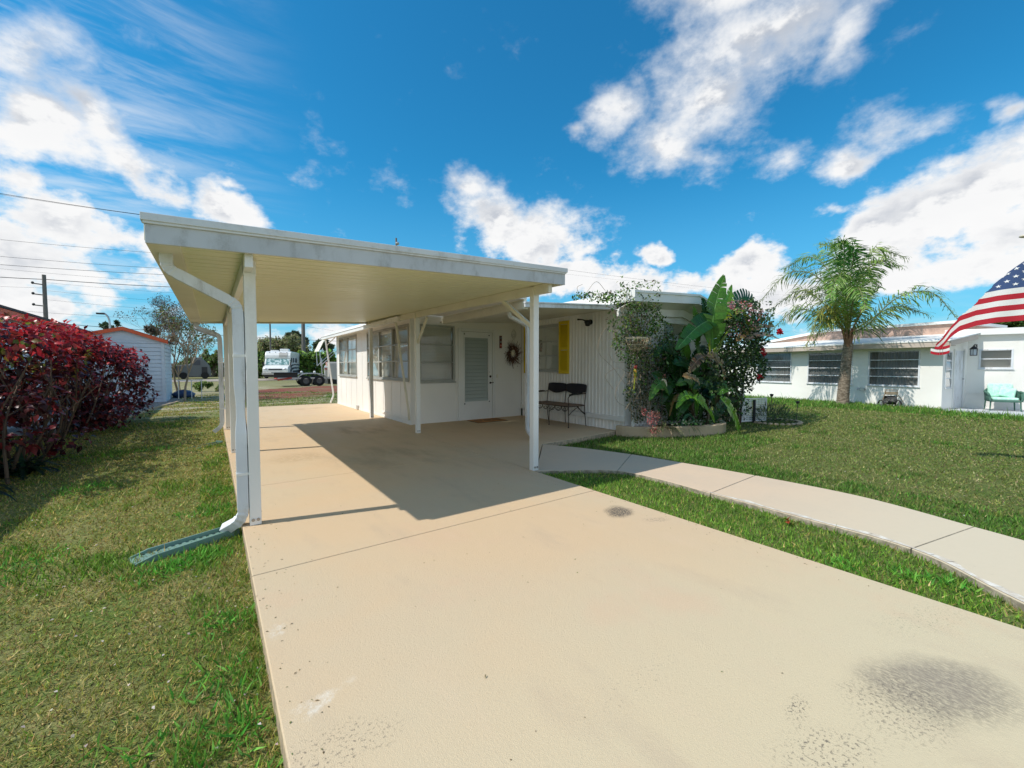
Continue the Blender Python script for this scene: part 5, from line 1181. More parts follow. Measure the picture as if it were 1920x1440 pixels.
sh_.build('frond_bases', paint('brown_frond_base', (.22,.12,.07), .85, (.35,.25,.16), .5, 9), pm)
M['rachis'] = paint('green_brown_rachis', (.16,.17,.07), .6, (.2,.13,.07), .5, 6)
def frond(pts, nl, ll, cols, seedk, plume=.5, droop=.55):
    rnd = np.random.default_rng(seedk); mid = catmull([Vector(p) for p in pts], 14); k = len(mid)
    P = []; D = []; N = []; L_ = []; C = []
    for i in range(nl):
        s_ = .10+.90*(i/nl); f = s_*(k-1); j = min(int(f), k-2); p = mid[j].lerp(mid[j+1], f-j); d = (mid[j+1]-mid[j]).normalized()
        x = d.cross(Vector((0,0,1))).normalized(); zz = x.cross(d)
        for sg in (-1, 1):
            el_ = rnd.normal(.15, plume); dd = (x*sg*math.cos(el_)+zz*math.sin(el_)+d*(.35+.5*s_)).normalized()
            l_ = ll*math.sin(min(1, .12+s_*1.02)*PI*.86+.25)**.7*rnd.uniform(.8,1.1) if s_ < .97 else ll*.35
            # two-piece leaflet: out, then hanging
            for part in (0, 1):
                P.append(tuple(p if part == 0 else p+dd*l_*.5)); d2 = dd if part == 0 else (dd*(1-droop*.55)+Vector((0,0,-droop))).normalized()
                D.append(tuple(d2)); N.append(tuple(zz)); L_.append(l_*.55)
            cc = pick(cols, 1)[0]; C += [cc, cc]
    V, F, CC = leaf_arrays(np.array(P), np.array(D), np.array(N), np.array(L_), .036, np.array(C), fold=.1, droop=.1)
    rb = MB(); rb.tube(mid, [.022*(1-.8*i/k)+.004 for i in range(k)], 5, False)
    return V, F, CC, rb
def Y(u, dx=0): return on_x(u, 600, bx+dx).y
def pz(u, v, dx=0): return tuple(on_x(u, v, bx+dx))
c_ = (cx0, cy0, cz0+.35)
GP = [(.12,.26,.04),(.18,.33,.06),(.26,.36,.10)]; GPd = [(.09,.16,.04),(.14,.2,.07)]; GPy = [(.24,.28,.04),(.33,.32,.08)]; GPg = [(.24,.33,.08),(.34,.40,.13),(.15,.24,.05)]
FR_ = [([c_, pz(1545,530,-.3), pz(1480,512,-.6), pz(1412,580,-.8)], GPg), ([c_, pz(1545,570,-.2), pz(1500,545,-.2), pz(1440,585,-.3)], GPg), ([c_, pz(1540,590,-.5), pz(1490,582,-.9), pz(1445,622,-1.1)], GPg+GPd),
 ([c_, pz(1560,520,.2), pz(1520,482,.4), pz(1468,505,.6)], GP), ([c_, pz(1573,510,.5), pz(1562,465,1.0), pz(1535,458,1.4)], GP), ([c_, pz(1583,510,-.2), pz(1583,462,-.4), pz(1572,455,-.6)], GP+[(.05,.2,.03)]),
 ([c_, pz(1595,520,-.3), pz(1600,480,-.7), pz(1592,462,-1.2)], [(.04,.17,.03),(.06,.2,.03)]), ([c_, pz(1605,520,.3), pz(1640,470,.6), pz(1698,482,.8)], GPg), ([c_, pz(1610,530,0), pz(1650,490,-.2), pz(1690,500,-.2)], GP+GPg),
 ([c_, pz(1625,610,-.2), pz(1680,560,-.3), pz(1745,548,-.5), pz(1797,600,-.6)], GPg+GP), ([c_, pz(1630,600,.4), pz(1680,575,.8), pz(1740,590,1.0)], GPd+GPg),
 ([c_, pz(1572,590,-.8), pz(1540,585,-1.2), pz(1512,650,-1.5)], GPy), ([c_, pz(1565,600,-.6), pz(1545,605,-1.0), pz(1525,645,-1.2)], GPy+GP), ([c_, pz(1570,580,.8), pz(1540,540,1.5), pz(1500,560,2.0)], GPd),
 ([c_, pz(1600,560,-1.0), pz(1610,540,-1.6), pz(1625,580,-2.2)], GP), ([c_, pz(1585,540,-1.0), pz(1570,520,-1.6), pz(1555,560,-2.2)], GP), ([c_, pz(1605,540,1.0), pz(1625,510,1.6), pz(1650,540,2.3)], GPd+GP), ([c_, pz(1580,540,1.0), pz(1575,490,1.7), pz(1570,490,2.5)], GPd)]
for i, (pp, co) in enumerate(FR_):
    V, F, CC, rb = frond(pp, 84 if i in (0,1,2,7,9,10) else 88, .84 if i in (0,1,2,7,9,10) else .70, co, i, plume=.85 if i in (4,5,6) else .5)
    fo_ = npmesh('frond', V, F, 'leaf', pm, CC); rb.build('rachis', M['rachis'], fo_)
# ================================================================ LEFT SIDE: hedge, white building, shed
hg = thing('copperleaf_hedge', 'tall maroon and red copperleaf hedge along the left side of the lawn', 'hedge', (-2.4,11,GZ))
cl_ = []
for i in range(58):
    y = 7.2+7.8*rng.random(); x = -2.35+rng.uniform(-.55,.42)+.0*(y-8); z = rng.uniform(.12, 1.65); cl_.append(((x, y, z), (rng.uniform(.26,.42), rng.uniform(.3,.5), rng.uniform(.24,.36))))
for i in range(28):
    y = 6.9+7.6*i/27; zt_ = float(np.interp(y, [7,9.5,11,12.5,13.5,15], [1.90,1.99,2.08,1.96,1.94,1.82])); cl_.append(((-2.35+rng.uniform(-.3,.3), y, zt_-.22+rng.uniform(-.07,.07)), (.35,.36,.24)))
for (x,y,z,r_) in ((-1.75,14.4,1.5,.40),(-1.7,14.7,1.05,.38),(-1.6,14.4,.6,.4),(-1.85,13.6,1.5,.3),(-1.62,14.8,.75,.3),(-1.85,13,1.2,.5),(-1.9,12.2,.5,.45),(-1.75,10.6,.12,.3),(-1.85,14.0,1.62,.3),(-1.8,14.5,1.5,.26),(-1.72,14.6,1.35,.36),(-1.66,14.9,.9,.3),(-1.9,9.2,.25,.35),(-1.9,11.3,.35,.4),(-1.8,12.3,.3,.4),(-1.75,13.3,.4,.4),(-1.6,14.2,.3,.35),(-2.0,8.4,.9,.4)): cl_.append(((x,y,z),(r_,r_,r_*.8)))
P, D = crown_pts(cl_, 1250, .5); k = P[:, 2] > GZ+.05; P = P[k]; D = D[k]; n = len(P)
hole = vnoise(P[:, 1], P[:, 2]*1.6, 1.6, 5, 3)+.10*(P[:, 2]-1.0)+.02*(P[:,1]-10); k = hole > .37; P = P[k]; D = D[k]; n = len(P)
Dl = nrm(D*.5+rdir(n)*.6+np.array([0,0,-.25])); Nl = nrm(D*.5+rdir(n)*.4+np.array([0,0,.8]))
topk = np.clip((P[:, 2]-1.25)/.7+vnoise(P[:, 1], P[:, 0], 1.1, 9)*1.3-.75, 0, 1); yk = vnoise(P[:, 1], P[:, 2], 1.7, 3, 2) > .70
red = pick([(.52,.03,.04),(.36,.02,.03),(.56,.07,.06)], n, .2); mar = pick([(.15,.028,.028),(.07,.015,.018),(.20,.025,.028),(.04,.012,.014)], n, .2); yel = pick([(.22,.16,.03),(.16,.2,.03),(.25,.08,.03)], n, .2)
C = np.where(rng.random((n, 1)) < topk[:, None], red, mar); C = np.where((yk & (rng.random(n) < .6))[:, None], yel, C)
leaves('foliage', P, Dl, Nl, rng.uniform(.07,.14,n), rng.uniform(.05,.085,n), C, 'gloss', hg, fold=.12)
b = MB()
for i in range(70):
    y = rng.uniform(7.2,15); x = -2.3+rng.uniform(-.4,.3); p0 = Vector((x,y,GZ)); p1 = p0+Vector((rng.uniform(-.25,.3),rng.uniform(-.35,.35),.7)); p2 = p1+Vector((rng.uniform(-.3,.3),rng.uniform(-.35,.35),rng.uniform(.5,1.0)))
    b.tube(catmull([p0,p1,p2],4), [.020,.018,.016,.014,.013,.012,.010,.008,.006], 5, False)
    p3 = p1+Vector((rng.uniform(-.4,.4),rng.uniform(-.4,.4),rng.uniform(.2,.6))); b.tube([p1,p3],[.010,.005],4,False)
b.build('stems', 'stem', hg)
lg = thing('strap_leaf_clump', 'dark green strap-leaved clump at the foot of the red hedge', 'plant', (-2.2,8.0,GZ))
straps('leaves_clump', (-2.15,8.1,GZ), 70, .5, .95, .05, [(.012,.035,.015),(.02,.06,.02)], 'gloss', lg, 1, .9, rad=.2)
straps('leaves_clump', (-2.25,7.0,GZ), 60, .4, .8, .04, [(.012,.035,.015),(.02,.05,.02)], 'gloss', lg, 1, .8, rad=.2)
# left neighbour building
lb = thing('left_building', 'white building with an orange roof edge and lattice screens behind the red hedge', 'house', (-4,14,GZ))
FL = ((-3.75,5.0,0),(0,1,0),(1,0,0))
wall(FL, 0, 17.0, GZ-.1, .55, [], th=.1, mat='shedwall', parent=lb); wall(FL, 3.2, 4.0, .56, 2.4, [], th=.1, mat='shedwall', parent=lb); wall(FL, 9, 17.0, .56, 2.4, [], th=.1, mat='shedwall', parent=lb)
lattice_mesh(FL, .1, 3.1, .6, 2.35, .055, .030, False, .04).build('lattice_screen_panel', 'lattice', lb); lattice_mesh(FL, 4.1, 8.9, .6, 2.35, .055, .030, False, .04).build('lattice_screen_panel', 'lattice', lb)
b = MB(); b.hexa([(-3.68,4.4,2.36),(-3.62,4.4,2.36),(-3.62,22.3,2.36),(-3.68,22.3,2.36),(-3.68,4.4,2.56),(-3.62,4.4,2.56),(-3.62,22.3,2.56),(-3.68,22.3,2.56)]); b.build('orange_fascia', 'orange', lb)
b = MB(); b.hexa([(-3.60,4.35,2.565),(-7.5,4.35,2.85),(-7.5,22.3,2.85),(-3.60,22.3,2.565),(-3.60,4.35,2.62),(-7.5,4.35,2.91),(-7.5,22.3,2.91),(-3.60,22.3,2.62)]); b.build('shingle_roof', 'redroof', lb)
b = MB(); b.box(-7.6,-3.85,21.9,22.0,GZ,2.4); b.box(-7.6,-3.85,5,5.1,GZ,2.4); b.box(-7.6,-7.5,5,22,GZ,2.8); b.box(-3.9,-3.76,8.5,8.6,GZ,2.4); b.build('end_wall', 'shedwall', lb)
MB().box(-6.5,-4.2,8,14,GZ,1.9).build('stored_mass','shedwall',lb) if False else None
# shed
sd = thing('garden_shed', 'pale blue-white lap-sided shed with red-orange gable trim', 'shed', (-2.7,21.6,GZ))
FS2 = ((-3.95,21.6,0),(1,0,0),(0,-1,0)); w_ = 2.42
gb = MB(); lap(gb, FS2, 0, w_, GZ, 2.3, .155, .02)
# gable courses narrowing upwards
z = 2.3
while z < 2.72:
    f = (2.80-z)/.5; pk_u = 1.22; gb.obox(FS2, pk_u-pk_u*min(1,f), pk_u+(w_-pk_u)*min(1,f), -.03, .012, z, z+.06); z += .061
gb.build('front_wall', 'shedwall', sd)
b = MB(); b.obox(FS2, w_-.10, w_, .021, .035, GZ, 2.3); b.build('corner_board', 'shedwall', sd)
gb = MB(); lap(gb, ((-3.95+w_+.0,21.6,0),(0,1,0),(1,0,0)), 0.02, 3.2, GZ, 2.33, .155, .02); gb.build('side_wall', 'shedwall', sd)
b = MB()
for (xa, za, xb_, zb_) in ((-4.12,2.42,-2.73,2.80),(-2.73,2.80,-1.40,2.32)):
    b.hexa([(xa,21.45,za-.11),(xb_,21.45,zb_-.11),(xb_,21.5,zb_-.11),(xa,21.5,za-.11),(xa,21.45,za+.03),(xb_,21.45,zb_+.03),(xb_,21.5,zb_+.03),(xa,21.5,za+.03)])
b.build('gable_trim', 'orange', sd)
b = MB()
for (xa, za, xb_, zb_) in ((-4.12,2.42,-2.73,2.80),(-2.73,2.80,-1.40,2.32)):
    b.hexa([(xa,21.5,za),(xb_,21.5,zb_),(xb_,25,zb_),(xa,25,za),(xa,21.5,za+.04),(xb_,21.5,zb_+.04),(xb_,25,zb_+.04),(xa,25,za+.04)])
b.build('roof', 'redroof', sd)
# clutter beside the shed
tb = thing('tarp_bundle', 'dark blue tarp-covered bundle on the ground beside the shed', 'tarp', (-1.1,25,GZ))
MB().blob((-1.05,24.2,.02),.42,.5,.22,10,7,.15).build('tarp', paint('blue_tarp', (.03,.06,.14), .5, (.2,.25,.3), .5, 5), tb, smooth=True)
# half-bare tree by the shed
def branch_tree(root, base, h, levels, spread, r0, mat, tipleaves=None, seedk=1, leafcols=None, lsize=.1, lean=(0,0)):
    rnd = random.Random(seedk); mb = MB(); tips = []
    def grow(p, d, L_, r_, lv):
        k = 4; q = [p]
        for i in range(k):
            d = (d+Vector((rnd.uniform(-.16,.16), rnd.uniform(-.16,.16), rnd.uniform(-.02,.10)))).normalized(); q.append(q[-1]+d*L_/k)
        mb.tube(q, [r_*(1-.35*i/k) for i in range(k+1)], 6 if lv < 2 else 4, False)
        if lv >= levels: tips.append(q[-1]); return
        for j in range(rnd.choice((2,3,3)) if lv else 4):
            a = rnd.uniform(0, 2*PI); s_ = rnd.uniform(.5, 1)*spread
            nd = (d+Vector((math.cos(a)*s_, math.sin(a)*s_, rnd.uniform(-.05,.3)))).normalized()
            grow(q[-1] if j < 2 or lv == 0 else q[2], nd, L_*rnd.uniform(.62,.85), r_*.62, lv+1)
    grow(Vector(base), Vector((lean[0],lean[1],1)).normalized(), h*.36, r0, 0)
    mb.build('trunk', mat, root)
    T = np.array([tuple(t_) for t_ in tips])
    if tipleaves:
        P = np.repeat(T, tipleaves, 0)+rng.normal(0, lsize*.7, (len(T)*tipleaves, 3)); n = len(P)
        leaves('crown', P, rdir(n)+np.array([0,0,-.2]), rdir(n)+np.array([0,0,.6]), rng.uniform(lsize*.7,lsize*1.4,n), lsize*.42, pick(leafcols, n, .25), 'leaf', root)
    return T
t1 = thing('bare_tree', 'half-bare grey branching tree with dark tip clusters behind the shed', 'tree', (-1.2,27,GZ))
branch_tree(t1, (-1.45,27.0,GZ), 3.75, 7, .85, .055, 'bark', 3, 4, [(.05,.06,.03),(.10,.08,.05),(.12,.05,.03),(.2,.16,.12)], .08)
t2 = thing('young_tree', 'slender young tree with sparse green leaves right of the shed', 'tree', (-.93,21.6,GZ))
branch_tree(t2, (-.93,21.6,GZ), 3.3, 4, .75, .05, 'drystem', 9, 8, [(.14,.20,.05),(.10,.15,.04),(.2,.2,.08),(.2,.12,.06)], .12, lean=(.10,0))
t3 = thing('brown_shrub', 'thin reddish brown twiggy shrub beside the shed wall', 'shrub', (-1.1,26,GZ))
branch_tree(t3, (-1.25,25.6,GZ), 2.8, 5, .8, .035, 'drystem', 6, 21, [(.25,.12,.07),(.16,.10,.05),(.2,.2,.08)], .10)

# ================================================================ BACKGROUND
def bush(name, label, cat, pxs, y, n, size, cols, base_u=None, depth=1.5, group=None, trunk=True, mat='farleaf'):
    cl = []; 
    for (u, v, ru, rv) in pxs:
        c0 = on_y(u, v, y+rng.uniform(-depth*.3, depth*.3)); e = on_y(u+ru, v-rv, y); rx = abs(e.x-on_y(u, v, y).x); rz = abs(e.z-on_y(u, v, y).z); cl.append((tuple(c0), (rx, depth*.7, rz)))
    bu = base_u or pxs[0][0]; b0 = on_y(bu, 700, y); root = thing(name, label, cat, (b0.x, y, GZ), group)
    P = []; D = []
    tot = sum(r_[0]*r_[2] for _, r_ in cl)
    for (c0, r_) in cl:
        m_ = int(n*r_[0]*r_[2]/tot); sub = max(3, m_//40); cc = rdir(sub)*rng.uniform(.35, .95, (sub, 1))*np.array(r_)+np.array(c0); idx = rng.integers(0, sub, m_)
        P.append(cc[idx]+rdir(m_)*rng.random((m_, 1))**.5*min(r_[0], r_[2])*.36); D.append(nrm(P[-1]-np.array(c0)))
    P = np.concatenate(P); D = np.concatenate(D); k = P[:, 2] > GZ; P = P[k]; D = D[k]; n = len(P)
    shade_ = vnoise(P[:, 0]*1.0, P[:, 2], .9, 4, 3)
    C = pick(cols, n, .22)
    leaves('crown', P, nrm(rdir(n)+D*.4), nrm(rdir(n)*.6+D*.3+np.array([0,0,.7])), rng.uniform(size*.7, size*1.3, n), size*.55, C, mat, root)
    if trunk:
        b = MB()
        for (c0, r_) in cl[:6]: b.tube(catmull([(b0.x+rng.uniform(-.2,.2), y, GZ), ((b0.x+c0[0])/2, y, max(.3, c0[2]*.5)), c0], 4), [.14,.13,.12,.11,.10,.09,.08,.07,.05], 6, False)
        b.build('trunk', 'bark', root)
    return root
GH = [(.035,.07,.018),(.055,.10,.022),(.08,.14,.03),(.12,.17,.04)]; GO = [(.10,.11,.04),(.13,.13,.05),(.07,.085,.03)]; GBr = [(.12,.09,.06),(.10,.10,.05),(.08,.09,.03)]
bush('broad_tree', 'wide olive-green rounded tree behind the motorhome', 'tree', [(520,650,38,18),(500,662,30,20),(545,645,30,16),(475,665,22,18),(560,655,25,16),(530,675,45,20)], 78, 16000, .42, [(.14,.15,.06),(.17,.17,.08),(.11,.13,.05),(.15,.13,.08)], depth=4)
bush('dark_pine', 'dark tall tree with ragged crown above the broad olive tree', 'tree', [(552,625,9,4),(543,630,8,5),(560,632,8,5),(570,640,7,6),(552,640,14,6)], 95, 2600, .45, [(.03,.045,.025),(.05,.06,.03)], depth=3)
bush('conifer', 'narrow dark conifer beside the thick utility pole', 'tree', [(572,650,6,10),(574,640,4,8),(575,662,9,8)], 92, 1600, .4, [(.03,.045,.03)], depth=2)
bush('round_tree', 'round open-crowned dark tree left of the white gutter', 'tree', [(604,645,14,8),(594,648,8,7),(612,640,8,4),(616,650,10,8)], 90, 2600, .42, [(.04,.06,.03),(.06,.075,.035)], depth=3)
bush('banana_thicket', 'bright green leafy thicket right behind the motorhome and trailer', 'shrubs', [(575,680,16,18),(590,675,18,16),(608,690,14,22),(560,668,10,9),(595,700,25,14),(615,668,12,12),(570,700,15,12),(625,690,12,22)], 57, 6500, .42, GH+[(.10,.18,.03),(.16,.24,.04)], depth=1.6)
bush('left_thicket', 'green leafy thicket at the left of the motorhome', 'shrubs', [(478,680,14,20),(486,692,9,16),(470,700,14,12),(492,668,8,10)], 60, 3600, .40, GH+[(.14,.18,.05)], depth=1.6)
bush('hedge_mass', 'dark green bushes across the street behind the young tree', 'shrubs', [(400,680,14,18),(385,672,12,14),(408,665,8,10),(412,695,10,12),(340,690,20,14),(318,695,12,12),(360,680,16,12)], 72, 5000, .42, GH+GBr, depth=2)
bush('far_tree', 'small dark tree top above the shed gable', 'tree', [(195,610,9,4),(222,606,4,4),(205,614,8,3)], 80, 900, .35, [(.03,.05,.025)], depth=2)
bush('shed_side_tree', 'dark leafy mass just above the right slope of the shed roof', 'tree', [(283,618,10,8),(293,622,8,6)], 60, 900, .3, [(.04,.05,.03),(.08,.06,.05)], depth=1)
bush('weed_patch', 'low green weeds on the sandy lawn beyond the young tree', 'weeds', [(385,722,22,6),(370,727,10,4),(410,728,10,4)], 29, 900, .16, GH+[(.2,.2,.08)], depth=.5, trunk=False)
bush('horizon_trees', 'distant line of trees beyond the neighbour house at right', 'trees', [(1890,606,40,8),(1950,600,40,14),(1860,610,15,5),(2050,600,70,16)], 8, 5000, .40, GH, depth=1, base_u=1900) if False else None
def tree_x(name, label, pxs, x, n, size, cols):
    root = thing(name, label, 'tree', (x, on_x(pxs[0][0], 690, x).y, GZ)); P = []
    for (u, v, ru, rv) in pxs:
        c0 = np.array(on_x(u, v, x)); e = on_x(u+ru, v-rv, x); r_ = np.array([1.2, abs(e.y-c0[1]), abs(e.z-c0[2])]); m_ = n//len(pxs); cc = rdir(14)*r_*.8+c0; P.append(cc[rng.integers(0, 14, m_)]+rng.normal(0, r_[2]*.3, (m_, 3)))
    P = np.concatenate(P); leaves('crown', P, rdir(len(P)), rdir(len(P))+np.array([0,0,.6]), size, size*.5, pick(cols, len(P), .25), 'leaf', root)
    q = on_x(pxs[0][0], 640, x); MB().tube([(x, q.y, GZ), (x, q.y, 2.5), tuple(on_x(pxs[0][0], pxs[0][1], x))], [.2,.16,.08], 7).build('trunk', 'bark', root)
tree_x('roadside_tree', 'green tree top showing above the neighbour roof at the right edge', [(1905,604,28,8),(1880,606,22,7),(1930,598,30,12),(1857,610,10,4)], 40, 3600, .3, GH+[(.12,.2,.04)])
if False: tree_x('far_palm', 'small distant palm top behind the long right frond of the feather palm', [(1733,549,6,3),(1738,553,5,3)], 60, 160, .5, [(.05,.07,.05),(.08,.10,.07)])

# street furniture: poles, lamp, wires
def upole(u, y, ztop, r_, label, arms=(), name='utility_pole'):
    q = on_y(u, 640, y); root = thing(name, label, 'utility pole', (q.x, y, GZ))
    MB().tube([(q.x,y,GZ),(q.x,y,ztop*.5),(q.x,y,ztop)], [r_,r_*.9,r_*.75], 8).build('pole', 'pole', root)
    for z_ in arms: 
        MB().bar((q.x,y,z_),(q.x-.75,y,z_+.06),.10,.10).build('arm','pole',root); MB().blob((q.x-.8,y,z_+.12),.12,.12,.14,8,6).build('insulator','dark',root)
    return root
upole(88, 62, 10.6, .20, 'tall concrete utility pole with three short arms above the red hedge', (9.6, 8.55, 7.45))
upole(507, 66, 9.5, .12, 'thin dark pole rising behind the motorhome')
upole(569, 66, 9.8, .30, 'thick grey utility pole behind the thicket')
p_ = upole(745, 60, 20.2, .16, 'distant pole top with a transformer showing above the carport roof edge')
q = on_y(745, 468, 60); MB().lathe([(0,-.3),(.5,-.3),(.55,.1),(.25,.35),(0,.4)], (q.x,60,q.z-.2), 10).build('transformer','pole',p_); MB().blob((q.x,60,q.z+.9),.3,.3,.25,10,6).build('insulator','chrome',p_)
sl2 = thing('street_lamp', 'curved street lamp arm above the shed', 'street lamp', (-8.6,60,GZ))
q0 = on_y(206, 640, 60); b = MB(); b.tube(catmull([(q0.x,60,GZ),(q0.x,60,4),tuple(on_y(206,608,60)),tuple(on_y(203,595,60)),tuple(on_y(196,588,60)),tuple(on_y(190,587.5,60))],6), .09, 6); b.build('pole','chrome',sl2)
q = on_y(189,588,60); MB().box(q.x-.35,q.x+.3,59.85,60.15,q.z-.08,q.z+.08).build('lamp_head','dark',sl2,bevel=.03)
WIRES = [((-40,356),(262,402),62,.022),((-40,358),(262,402.6),63,.012),((-40,445),(290,474),62,.014),((-40,477),(300,503),62,.016),((-40,493),(310,515),62,.020),((-40,500),(312,529),64,.010),((-40,517),(88,524),62,.032),((88,524),(330,538.5),62,.032),((88,530),(340,550),62,.009),((88,545),(350,568),62,.009),((88,562),(360,585),62,.010),((-40,577),(400,604),66,.013),((-40,586),(88,595),66,.009),((100,606),(640,640),66,.03),((-40,535),(88,540),62,.009),
 ((505,430),(745,462),60,.020),((745,462),(1064,506),62,.018),((1064,506),(1420,548),62,.018),((1420,548),(1700,575),62,.014),((940,498),(1240,532),66,.011),((1240,532),(1440,558),66,.010),((575,612),(625,620),66,.012),((1460,620),(1560,626),66,.012)]
WL_LAB = ['topmost power line at left, running to the carport roof corner', 'thin upper strand just under the topmost power line at left', 'single power line left of the carport, next below the topmost pair', 'power line third down from the top left of the carport', 'fairly dark power line just above the short-armed pole top', 'faint thin power line right below the fairly dark one at left', 'thick dark cable from the left frame edge to the top of the three-armed pole', 'thick dark cable from the top of the three-armed pole towards the carport', 'faint line from the upper arm of the three-armed pole', 'faint line from the middle arm of the three-armed pole', 'faint line from the lowest arm of the three-armed pole', 'faint line passing behind the three-armed pole below its arms', 'lowest faint line left of the three-armed pole', 'thick low cable seen above the shed and under the carport roof', 'faint line left of the three-armed pole between its two upper arms', 'power line above the carport roof, left of the pole top with transformer', 'power line above the carport roof, right of the pole top with transformer', 'power line over the trailer roof continuing right from the carport corner', 'power line reaching the feather palm from the left', 'lower faint line between the carport corner and the vine', 'lower faint line above the trailer roof and paddle leaves', 'short dark cable right of the thick pole under the carport roof', 'short low cable between the bougainvillea and the feather palm']
for i, (a, b2, y, r_) in enumerate(WIRES):
    A = on_y(*a, y); B = on_y(*b2, y); q = []
    for k in range(9): s_ = k/8; q.append(A.lerp(B, s_)-Vector((0,0,.25*4*s_*(1-s_)*min(1, (B-A).length/40))))
    MB().tube(q, r_*1.15, 4, False).build('power_line', 'wire', label=WL_LAB[i], cat='power line', group='overhead power lines')

# motorhome
rv = thing('motorhome', 'white and silver motorhome parked nose-on across the street', 'motorhome', (0,0,0))
def rvprofile(xs_, prof, mat, name, parent=rv, **kw):   # extrude a side profile (y,z) between x0,x1
    x0_, x1_ = xs_; k = len(prof); vs = [(x0_, y, z) for y, z in prof]+[(x1_, y, z) for y, z in prof]
    return MB().add(vs, [tuple(range(k)), tuple(range(k, 2*k))[::-1]]+[(i, (i+1)%k, k+(i+1)%k, k+i) for i in range(k)]).build(name, mat, parent, **kw)
hw = 1.18
rvprofile((-hw,hw), [(.0,1.40),(.02,1.46),(.42,2.16),(.36,2.22),(.40,2.5),(.62,2.82),(1.0,2.95),(6.6,2.95),(6.6,.55),(1.2,.55),(1.2,1.38)], 'rvwhite', 'body', bevel=.05)
rvprofile((-hw*.97,hw*.97), [(-.95,.62),(-1.0,.8),(-.98,1.05),(-.75,1.28),(.05,1.44),(1.19,1.44),(1.19,.62)], 'rvwhite', 'hood', bevel=.06)
rvprofile((-hw*1.0,hw*1.0), [(-1.08,.42),(-1.1,.64),(-1.0,.66),(-.6,.66),(-.6,.42)], 'rvbeige', 'bumper', bevel=.03)
MB().box(-hw*.9,hw*.9,-.9,.5,.18,.42).build('underbody', 'dark', rv)
rvprofile((-hw*.88,hw*.88), [(-.01,1.50),(.37,2.14),(.40,2.13),(.02,1.48)], 'windsh', 'windshield')
rvprofile((-.62,.62), [(-1.02,.92),(-1.0,1.06),(-.96,1.07),(-.97,.92)], 'dark', 'grille')
for s_ in (-1, 1):
    MB().blob((s_*.86,-.96,1.02),.18,.06,.10,10,6).build('headlight','chrome',rv,smooth=True)
    b = MB(); b.box(s_*1.24-.06,s_*1.24+.06,-.05,.06,1.4,1.75); b.bar((s_*1.24,.0,1.5),(s_*1.1,.1,1.45),.04,.04); b.build('mirror','dark',rv,bevel=.02)
    b = MB(); b.lathe([(.2,-.12),(.38,-.12),(.40,0),(.38,.12),(.2,.12),(.2,-.12)], (s_*1.02,.1,.40), 20,'x'); wh = b.build('wheel','rubber',rv,smooth=True); MB().lathe([(0,-.1),(.2,-.1),(.2,.1),(0,.1)],(s_*1.02,.1,.40),16,'x').build('rim','chrome',wh)
    b = MB(); b.lathe([(.2,-.12),(.38,-.12),(.40,0),(.38,.12),(.2,.12),(.2,-.12)], (s_*1.0,4.9,.40), 20,'x'); b.build('wheel','rubber',rv,smooth=True)
for (a, b_) in ((.55,1.15),(1.7,2.5),(3.2,4.3)): MB().box(hw,hw+.012,a,b_,1.75,2.25).build('side_window','rvdark',rv)
MB().box(hw,hw+.012,-.02,.45,1.45,2.05).build('side_window','windsh',rv)
rvprofile((hw+.002,hw+.014), [(.3,1.30),(1.2,1.52),(2.6,1.58),(6.5,1.55),(6.5,1.45),(2.6,1.46),(1.3,1.36),(.6,1.15)], 'rvdark', 'stripe'); rvprofile((hw+.002,hw+.014), [(.2,.65),(.3,.95),(1.0,1.18),(2.6,1.22),(6.5,1.20),(6.5,1.10),(2.4,1.05),(1.1,.9),(.8,.60)], 'rvdark', 'stripe'); rvprofile((hw+.002,hw+.013), [(1.4,.56),(1.4,.85),(6.5,.9),(6.5,.56)], 'rvdark', 'skirt_panel')
rvprofile((.1,.9), [(.38,2.30),(.40,2.5),(.60,2.80),(.58,2.82),(.375,2.52),(.355,2.30)], 'rvbeige', 'cap_swoosh')
MB().box(-.1,.75,2.0,2.9,2.95,3.28).build('roof_air_conditioner','rvwhite',rv,bevel=.06); MB().box(-.9,-.2,1.6,2.2,2.95,3.12).build('roof_vent','rvwhite',rv,bevel=.04)
b = MB()
for x_ in (-.8,-.25,.25,.8): b.blob((x_,.62,2.84),.05,.05,.03,8,5)
b.build('marker_lights','dark',rv); text('WINNER', (-.0,-1.03,.87), .01, 'dark', 'x', rv) if False else None
q = on_y(520, 690, 51); rv.location = (q.x, 51, .05); rv.rotation_euler = (0,0,R(-17)); rv.scale = (1.04,1.04,1.0)
# utility trailer with tandem axle
tr_ = thing('boat_trailer', 'low tandem-axle trailer with silver fenders on the grass before the motorhome', 'trailer', (6.0,33.4,GZ))
tz = GZ
for k, wx in enumerate((5.52, 6.42)):
    for yy in (33.3, 34.9):
        b = MB(); b.lathe([(.20,-.11),(.36,-.11),(.385,-.05),(.385,.05),(.36,.11),(.20,.11),(.20,-.11)], (wx,yy,tz+.385), 26,'y'); w1 = b.build('wheel','rubber',tr_,smooth=True)
        b = MB(); b.lathe([(0,-.07),(.06,-.08),(.08,-.04),(.2,-.06),(.2,.06),(0,.06)], (wx,yy,tz+.385), 22,'y')
        for j in range(6): a = PI/3*j; b.bar((wx+.05*math.cos(a),yy-.085,tz+.385+.05*math.sin(a)),(wx+.19*math.cos(a),yy-.075,tz+.385+.19*math.sin(a)),.04,.02)
        b.build('rim','rimdark',w1)
